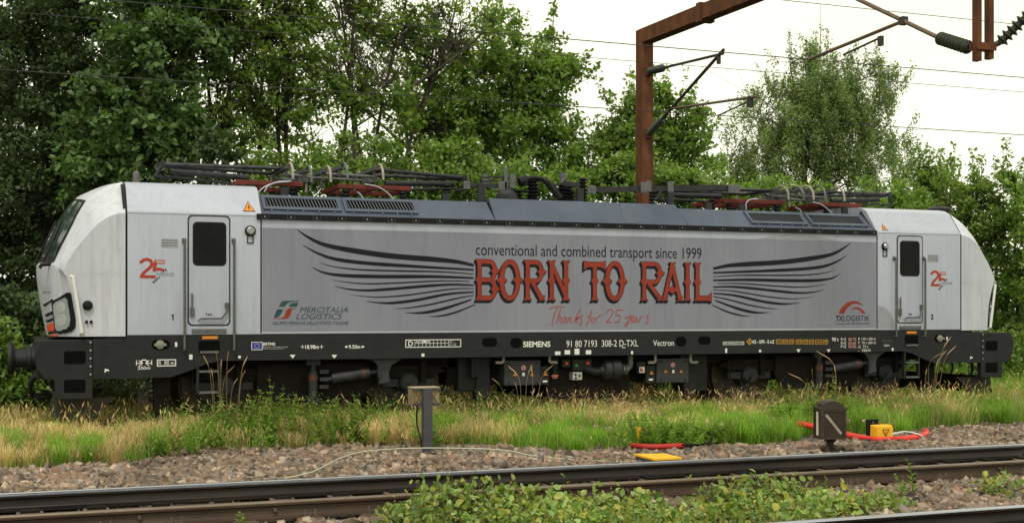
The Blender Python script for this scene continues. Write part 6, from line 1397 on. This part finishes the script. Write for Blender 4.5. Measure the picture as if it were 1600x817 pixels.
# yellow junction box on its black plate with the red hose
M_HOSE = mat('hose_red', (.55, .035, .025), .4, 0, var=.12, scale=5)
q = G(1380, 688, -.2); Y = q.y
yb_ = thing('junction_box', 'yellow plastic box with black warning triangle beside the red hose', 'junction box', (q.x, Y, -.22))
x0, z1 = W(1366, 664, Y); x1, z0 = W(1393.5, 686, Y)
mb = MB(); mb.prism(rrect(x0 + .012, x1 - .012, z0 + .012, z1 - .012, .03), Y - .05, Y - .001); mb.build('lid', M_YEL, yb_, bevel=.008)
mb = MB(); mb.prism(rrect(x0, x1, z0, z1, .02), Y, Y + .10); mb.build('case', M_YEL, yb_, bevel=.006)
mb = MB(); cxx = (x0 + x1) / 2 + .01; czz = (z0 + z1) / 2; T = [(cxx - .06, czz + .045), (cxx + .06, czz + .045), (cxx, czz - .06)]
for i in range(3): ribbon(mb, [T[i], T[(i + 1) % 3]], [.011, .011], Y - .0535 - .0004 * i)
mb.add([(cxx + a * .06, Y - .053, czz + b * .06) for a, b in ((.15, .5), (-.22, -.05), (0, -.05), (-.1, -.6), (.25, .12), (.03, .12))], [tuple(range(6))]); mb.build('warning_triangle', M_INK, yb_)
mb = MB(); mb.box(cxx - .05, cxx + .05, Y + .02, Y + .07, -.35, z0); mb.build('foot', M_GREYP, yb_)
q = G(1363, 686, -.22); Yp = Y + .45; x0, z1 = W(1353.5, 655, Yp); x1, z0 = W(1372.5, 682, Yp)
mb = MB(); mb.box(x0, x1, Yp, Yp + .015, -.35, z1); bp = mb.build('marker_plate', M_BLACK, loc=((x0 + x1) / 2, Yp, -.25), bevel=.006); tag(bp, 'small black upright plate behind the yellow box', 'plate')
mb = MB(); mb.tube([((x0 + x1) / 2 + .01, Yp - .001, z1 - .05), ((x0 + x1) / 2 + .01, Yp - .008, z1 - .05)], .013, 10); mb.build('bolt', M_STEEL, bp)
def ground_line(px, r, m, name, label, cat, zo=None, n=8, seed=0):
    pts = []
    for i, t in enumerate(px):
        z = t[2] if len(t) > 2 else -.20
        pts.append(G(t[0], t[1], z))
    mb = MB(); mb.tube(spline(pts, n), r, 10); o = mb.build(name, m, smooth=True, loc=tuple(pts[0])); return tag(o, label, cat)
ground_line([(1236, 660, .02), (1262, 664, .0), (1310, 676, -.10), (1350, 684, -.15), (1372, 686.5, -.15), (1400, 686, -.15), (1430, 683, -.14), (1446, 678, -.12), (1447, 673, -.10)], .046, M_HOSE, 'cable_hose', 'thick red hose curving from the lantern round the yellow box', 'hose')
ground_line([(1372, 662, -.10), (1395, 664, -.12), (1412, 667, -.16)], .04, M_HOSE, 'cable_hose', 'short piece of red hose lying in the grass behind the yellow box', 'hose')
ground_line([(1394, 678, -.05), (1412, 674, -.05), (1432, 677, -.08), (1443, 684, -.15), (1436, 689, -.17), (1415, 690, -.18), (1395, 687, -.16)], .010, M_WHITE, 'thin_cable', 'thin grey cable looping right of the yellow box', 'cable')
ground_line([(988, 696, -.16), (1010, 697.5, -.15), (1035, 697.5, -.15), (1068, 696, -.15)], .040, mat('hose_dark_red', (.34, .02, .016), .45, var=.15), 'cable_hose', 'red hose end lying behind the yellow lid', 'hose')
ground_line([(1050, 671, -.02), (1075, 667, .02), (1098, 671, .02), (1111, 680, -.04), (1110, 689, -.12), (1095, 694, -.15), (1066, 694.5, -.13)], .016, M_BLACK, 'thin_cable', 'black cable loop springing from the end of the red hose', 'cable')
ground_line([(445, 747, -.09), (490, 736, -.09), (530, 716, -.09), (570, 705, -.08), (640, 700, -.10), (720, 700, -.08), (790, 703, -.08), (830, 711, -.10), (900, 718, -.13), (985, 721, -.15)], .008, mat('cable_cream', (.46, .44, .30), .6, col2=(.40, .46, .36), scale=.8), 'thin_cable', 'long cream cable lying over the ballast heap', 'cable')
# yellow lid and sensor
a = G(985, 717, -.10); b = G(1064, 717.5, -.10)
P = [G(990, 708.5, -.07), G(1040, 708, -.07), G(1066, 714.5, -.07), G(1022, 716.5, -.07)]
mb = MB(); mb.add([(p.x, p.y, p.z) for p in P] + [(p.x, p.y, p.z - .022) for p in P], [(3, 2, 1, 0)[::-1], (4, 5, 6, 7)[::-1], (0, 1, 5, 4), (1, 2, 6, 5), (2, 3, 7, 6), (3, 0, 4, 7)])
c = sum(P, Vector()) / 4; ld = mb.build('cover_plate', M_YEL, loc=(c.x, c.y, -.2)); tag(ld, 'flat yellow lid on a ribbed box beside the shiny rail', 'cover plate')
Q = [c + (p - c) * .92 for p in P]; mb = MB(); mb.add([(p.x, p.y, -.095) for p in Q] + [(p.x, p.y, -.3) for p in Q], [(0, 1, 2, 3), (0, 1, 5, 4), (1, 2, 6, 5), (2, 3, 7, 6), (3, 0, 4, 7)])
mb.build('ribbed_box', M_GREYP, ld)
q = G(1004, 694, -.2); Y = q.y; x0, z1 = W(997, 668, Y); x1, z0 = W(1006, 689, Y)
sn = thing('axle_sensor', 'small yellow and grey sensor box half hidden in weeds', 'sensor', (q.x, Y, -.2))
mb = MB(); mb.prism(rrect(x0, x1, z0, z1, .02), Y, Y + .1); mb.build('case', M_YEL, sn, bevel=.01)
mb = MB(); mb.prism(rrect(x1 + .003, x1 + .055, z0 + .01, z1 - .01, .015), Y, Y + .1); mb.box(x1 - .03, x1 + .04, Y + .02, Y + .08, -.35, z0 + .008); mb.build('bracket', M_GREYP, sn)

# ------------------------------------------------------------------ plants that can be told apart
M_BRAM = island_mat('bramble_leaf', [(.07, .14, .028), (.125, .205, .048), (.20, .28, .085), (.15, .245, .055), (.26, .33, .13), (.36, .32, .06), (.11, .19, .042), (.30, .29, .07), (.21, .30, .06), (.16, .26, .06)], .5, .3, noise=1.2)
M_WEED = island_mat('weed_leaf', [(.09, .165, .028), (.145, .24, .04), (.20, .31, .065)], .5, .35, noise=1.0)
M_STEM = mat('green_stem', (.07, .09, .03), .7, 0, col2=(.12, .08, .04), scale=8)
def bramble(label, spots, n, seed, size=.068):
    """spots: px x, px top y, ground depth Y, half width m"""
    r = np.random.default_rng(seed); C = []; mb = MB(); x0, Y0 = W(spots[0][0], 600, spots[0][2])[0], spots[0][2]
    root = thing('bramble_bush', label, 'bramble', (x0, Y0, float(gz(x0, Y0))), 'brambles between the near tracks')
    for px, py, Y, hw in spots:
        X, Zt = W(px, py, Y); g = float(gz(X, Y)); h = max(.08, Zt - g) * 1.0
        for _ in range(max(4, int(n * hw / 18))):
            a = r.uniform(0, 2 * pi); q = sqrt(r.random()); e = Vector((X + hw * q * cos(a), Y + .38 * q * sin(a), g + h * (1 - .45 * q * q) * r.uniform(.4, 1.12)))
            b = Vector((X + r.normal(0, hw * .4), Y + r.normal(0, .2), g)); P = spline([b, b.lerp(e, .5) + Vector((r.normal(0, .04), r.normal(0, .04), .12 * h)), e], 4); mb.tube(P, [.005 * (1 - .5 * i / len(P)) for i in range(len(P))], 4, cap=False)
            for p in P[2:]:
                for _ in range(2): C.append(p + Vector(r.normal(0, .045, 3)))
    C = np.array([tuple(c) for c in C]); idx = r.integers(len(C), size=n); P = C[idx] + r.normal(0, .03, (n, 3)); P[:, 2] = np.maximum(P[:, 2], gz(P[:, 0], P[:, 1]) + .02)
    V, F = leaves(P, np.full(n, size), r, up=.75, six=True, asp=.68); mb.build('stems', M_STEM, root)
    link_mesh('foliage', mesh_np('foliage', V, F), M_BRAM, root)
bramble('tall bramble clump with yellowish leaves at lower centre, left of the gap', [(665, 757, 11.3, .28), (700, 738, 11.35, .25), (745, 745, 11.35, .28), (800, 758, 11.3, .3), (640, 785, 11.1, .3), (720, 790, 11.0, .4), (790, 785, 10.9, .35), (850, 770, 11.2, .3), (890, 765, 11.2, .28), (880, 792, 10.6, .4), (945, 772, 11.2, .3), (930, 798, 10.5, .35)], 4600, 5)
bramble('low yellowing brambles in the gap at the bottom centre', [(985, 776, 11.1, .25), (1000, 795, 10.6, .35), (1040, 785, 10.8, .3), (1055, 805, 10.3, .25), (960, 806, 10.3, .3), (1015, 768, 11.3, .15)], 1800, 6)
bramble('bramble clump at lower right with pale green and ochre leaves', [(1120, 745, 11.1, .25), (1150, 752, 11.0, .3), (1190, 742, 11.2, .22), (1235, 745, 11.2, .22), (1260, 755, 11.1, .3), (1140, 785, 10.6, .45), (1210, 780, 10.6, .45), (1280, 778, 10.7, .4), (1330, 775, 10.8, .35), (1380, 778, 10.9, .3), (1180, 800, 10.2, .4), (1260, 797, 10.2, .35), (1100, 800, 10.3, .3)], 4300, 7)
bramble('small weeds on the stones near the right edge between the tracks', [(1570, 752, 11.0, .22), (1590, 745, 11.2, .2), (1550, 750, 11.2, .15)], 200, 8, .07)
def weed(name, label, px, base_py, top_py, z, seed, nst=3, leaf=.055, m=None, whorl=16, sp=.06, head=None, cat='weed', group=None):
    r = np.random.default_rng(seed); b = G(px, base_py, z); h = W(px, top_py, b.y)[1] - z; root = thing(name, label, cat, tuple(b), group); mb = MB(); C = []; A = []
    for s in range(nst):
        o = Vector((r.normal(0, sp), r.normal(0, sp), 0)); hh = h * (1 if s == 0 else r.uniform(.5, .95)); P = spline([b + o, b + o * 1.2 + Vector((r.normal(0, .02), 0, hh * .5)), b + o * 1.4 + Vector((r.normal(0, .05), 0, hh))], 5); mb.tube(P, [.006 - .004 * i / len(P) for i in range(len(P))], 5)
        for i in range(whorl):
            t = .12 + .88 * i / whorl; p = P[min(len(P) - 1, int(t * (len(P) - 1)))]; C.append(p); A.append((i * 2.4 + s, (1.25 - .7 * t)))
    mb.build('stem', M_STEM, root); V = []; F = []
    for i, (c, (a, k)) in enumerate(zip(C, A)):
        d = Vector((cos(a), sin(a), .75)).normalized(); L = leaf * k * r.uniform(.8, 1.2); sd = d.cross(Vector((0, 0, 1))).normalized() * L * .23; nn = sd.cross(d) * .6; o = len(V)
        V += [c, c + d * L * .45 + sd + nn, c + d * L - Vector((0, 0, L * .12)), c + d * L * .45 - sd + nn]; F.append((o, o + 1, o + 2, o + 3))
    link_mesh('foliage', mesh_np('foliage', np.array([tuple(v) for v in V]), np.array(F)), m or M_WEED, root)
weed('leafy_weed', 'tall single leafy shoot standing on the stones at lower right', 1425, 775, 714, -.2, 1, 1, .10, whorl=15, sp=.01)
weed('leafy_weed', 'shorter leafy shoot beside the tallest one at lower right', 1406, 778, 738, -.2, 2, 2, .09, whorl=9, sp=.03)
weed('leafy_weed', 'little green shoot at the bottom edge left of the brambles', 366, 822, 797, -.2, 3, 1, .09, whorl=7, sp=.02)
weed('leafy_weed', 'willowherb sprig with pink tip in front of the brown rail', 1288, 775, 742, -.2, 4, 3, .06, whorl=12, sp=.03)
for i, (px, by, ty, lab) in enumerate(((436, 694, 586, 'tallest leafy weed under the left bogie'), (418, 694, 600, 'leafy weed left of the tallest one under the left bogie'), (510, 692, 615, 'weed tuft under the left yaw damper'), (548, 692, 612, 'weed tuft right of the left yaw damper'), (385, 695, 620, 'leafy weed between the ladder and the left bogie'), (342, 696, 612, 'weed in front of the left ladder'), (1258, 676, 590, 'weed under the right bogie centre'), (1290, 676, 582, 'weed under the right yaw damper'))):
    weed('tall_weed', lab, px, by, ty, -.2, 20 + i, 13, .115, whorl=24, sp=.20, group='tall weeds by the locomotive')
weed('broad_leaf_weed', 'pale broad leaved weed right of the grey post', 690, 697, 655, -.2, 40, 6, .16, whorl=5, sp=.16)
weed('broad_leaf_weed', 'broad leaved weed in front of the small yellow sensor', 985, 702, 668, -.2, 41, 5, .14, whorl=5, sp=.12)
for i, px in enumerate((1030, 1052, 1080, 1105, 1130, 1020, 1060)):
    weed('willowherb', ('bushy willowherb behind the red hose', 'willowherb left of the black cable loop', 'willowherb inside the black cable loop', 'willowherb right of the black cable loop', 'rightmost willowherb before the fine grass', 'willowherb just right of the yellow sensor', 'willowherb behind the yellow lid')[i], px, 697 - (i % 3) * 3, 640 + (i * 3 % 5) * 6, -.22, 60 + i, 18, .11, m=island_mat('willowherb_leaf', [(.11, .20, .035), (.16, .27, .045), (.21, .33, .07)], .5, .35, noise=1.0), whorl=20, sp=.17, group='willowherbs by the cable loop')
def seedgrass(label, px, by, spread, tops, seed):
    """clump of tall stalks with ripe seed heads: tops = px of the heads"""
    r = np.random.default_rng(seed); b = G(px, by, -.22); root = thing('seed_grass', label, 'grass clump', tuple(b), 'tall ripe grass clumps'); mb = MB(); mh = MB()
    for tx, ty in tops:
        X, Z = W(tx, ty, b.y); e = Vector((X, b.y + r.normal(0, .1), Z)); o = Vector((b.x + (X - b.x) * .55 + r.normal(0, spread * .5), b.y + r.normal(0, .1), b.z)); P = spline([o, Vector((o.x + (e.x - o.x) * .12, o.y, o.z + (e.z - o.z) * .45)), Vector((o.x + (e.x - o.x) * .45, o.y, o.z + (e.z - o.z) * .84)), e], 6)
        mb.tube(P, [.003 - .0015 * i / len(P) for i in range(len(P))], 5); k = len(P); hd = P[int(k * .72):]; n = len(hd)
        mh.tube(hd, [.002 + .0055 * sin(pi * i / (n - 1)) ** .7 for i in range(n)], 6)
    mb.build('stalks', mat('stalk_straw', (.30, .22, .10), .7, var=.2), root); mh.build('seed_heads', mat('seed_straw', (.30, .20, .095), .8, 0, col2=(.42, .30, .16), scale=30), root)
seedgrass('tall ripe grass leaning in front of the left ladder', 345, 696, .12, [(318, 555), (335, 546), (356, 548), (330, 575), (345, 560), (388, 556), (370, 590), (383, 578), (362, 570)], 1)
seedgrass('tall ripe grass in front of the right ladder', 1425, 672, .2, [(1487, 526), (1461, 548), (1477, 547), (1445, 575), (1420, 598), (1466, 560), (1400, 590), (1495, 540)], 2)
seedgrass('single dry stalk under the left lock recess', 215, 690, .05, [(206, 586), (228, 625), (252, 624), (193, 622)], 3)
seedgrass('dry stalks in front of the left plough', 110, 690, .15, [(115, 614), (118, 630), (42, 615), (142, 640), (81, 632), (160, 628), (98, 622)], 4)
seedgrass('dry stalks before the left equipment box', 822, 690, .12, [(829, 570), (831, 570), (862, 570), (800, 572), (765, 590), (798, 596), (840, 612)], 5)
seedgrass('lone dry stalk under the right bogie', 1302, 676, .05, [(1281, 548), (1268, 575), (1307, 570), (1235, 583)], 6)
# reddish dock heads and weeds nobody could count
r = np.random.default_rng(77); P, r = scatter(5200, -6, 22, 18.2, 20.4, 78, lambda x, y: np.clip(.15 + .7 * pn(x, y, 1.3, 9.0) + .55 * (x > 2) * (x < 8) * (y > 19.2), 0, 1)); V = []; F = []
for i in range(len(P)):
    h = r.uniform(.25, .6) + .25 * (2 < P[i][0] < 8) * r.random() ** 2; n = 16
    for k in range(n):
        t = k / n; c = P[i] + np.array([r.normal(0, .02), r.normal(0, .02), h * (.2 + .8 * t)]); a = k * 2.4; d = np.array([cos(a), sin(a), .6]); L = .085 * (1.15 - .7 * t); s = np.array([-d[1], d[0], 0]) * L * .24; o = len(V)
        V += [c, c + d * L * .5 + s, c + d * L, c + d * L * .5 - s]; F.append((o, o + 1, o + 2, o + 3))
tag(link_mesh('ground_weeds', mesh_np('ground_weeds', np.array(V), np.array(F)), M_WEED), 'small leafy weeds mixed into the grass along the locomotive', 'weeds', kind='stuff')
P, r = scatter(2200, 6, 16, 18.4, 20.3, 79, lambda x, y: np.clip(.3 + .8 * pn(x, y, 1.3, 4.0), 0, 1)); n = len(P); hgt = r.uniform(.30, .58, n); C = np.repeat(P + np.stack([0 * hgt, 0 * hgt, hgt], 1), 12, 0) + r.normal(0, 1, (n * 12, 3)) * np.array([.012, .012, .085])
V, F = leaves(C, np.full(len(C), .018), r); tag(link_mesh('dock_heads', mesh_np('dock_heads', V, F), island_mat('dock_brown', [(.30, .16, .10), (.42, .27, .18), (.36, .20, .14)], .8, .1)), 'reddish brown dock seed heads in the grass right of the middle', 'weeds', kind='stuff')
P, r = scatter(160, 7.5, 13, 17.2, 19.6, 80, lambda x, y: 1 + 0 * x); C = np.repeat(P + np.array([0, 0, .28]), 5, 0) + r.normal(0, .012, (len(P) * 5, 3)); V, F = leaves(C, np.full(len(C), .04), r)
tag(link_mesh('pink_flowers', mesh_np('pink_flowers', V, F), island_mat('flower_pink', [(.50, .20, .36), (.60, .30, .45)], .6, .2)), 'small pink willowherb flowers sprinkled in the grass', 'flowers', kind='stuff')
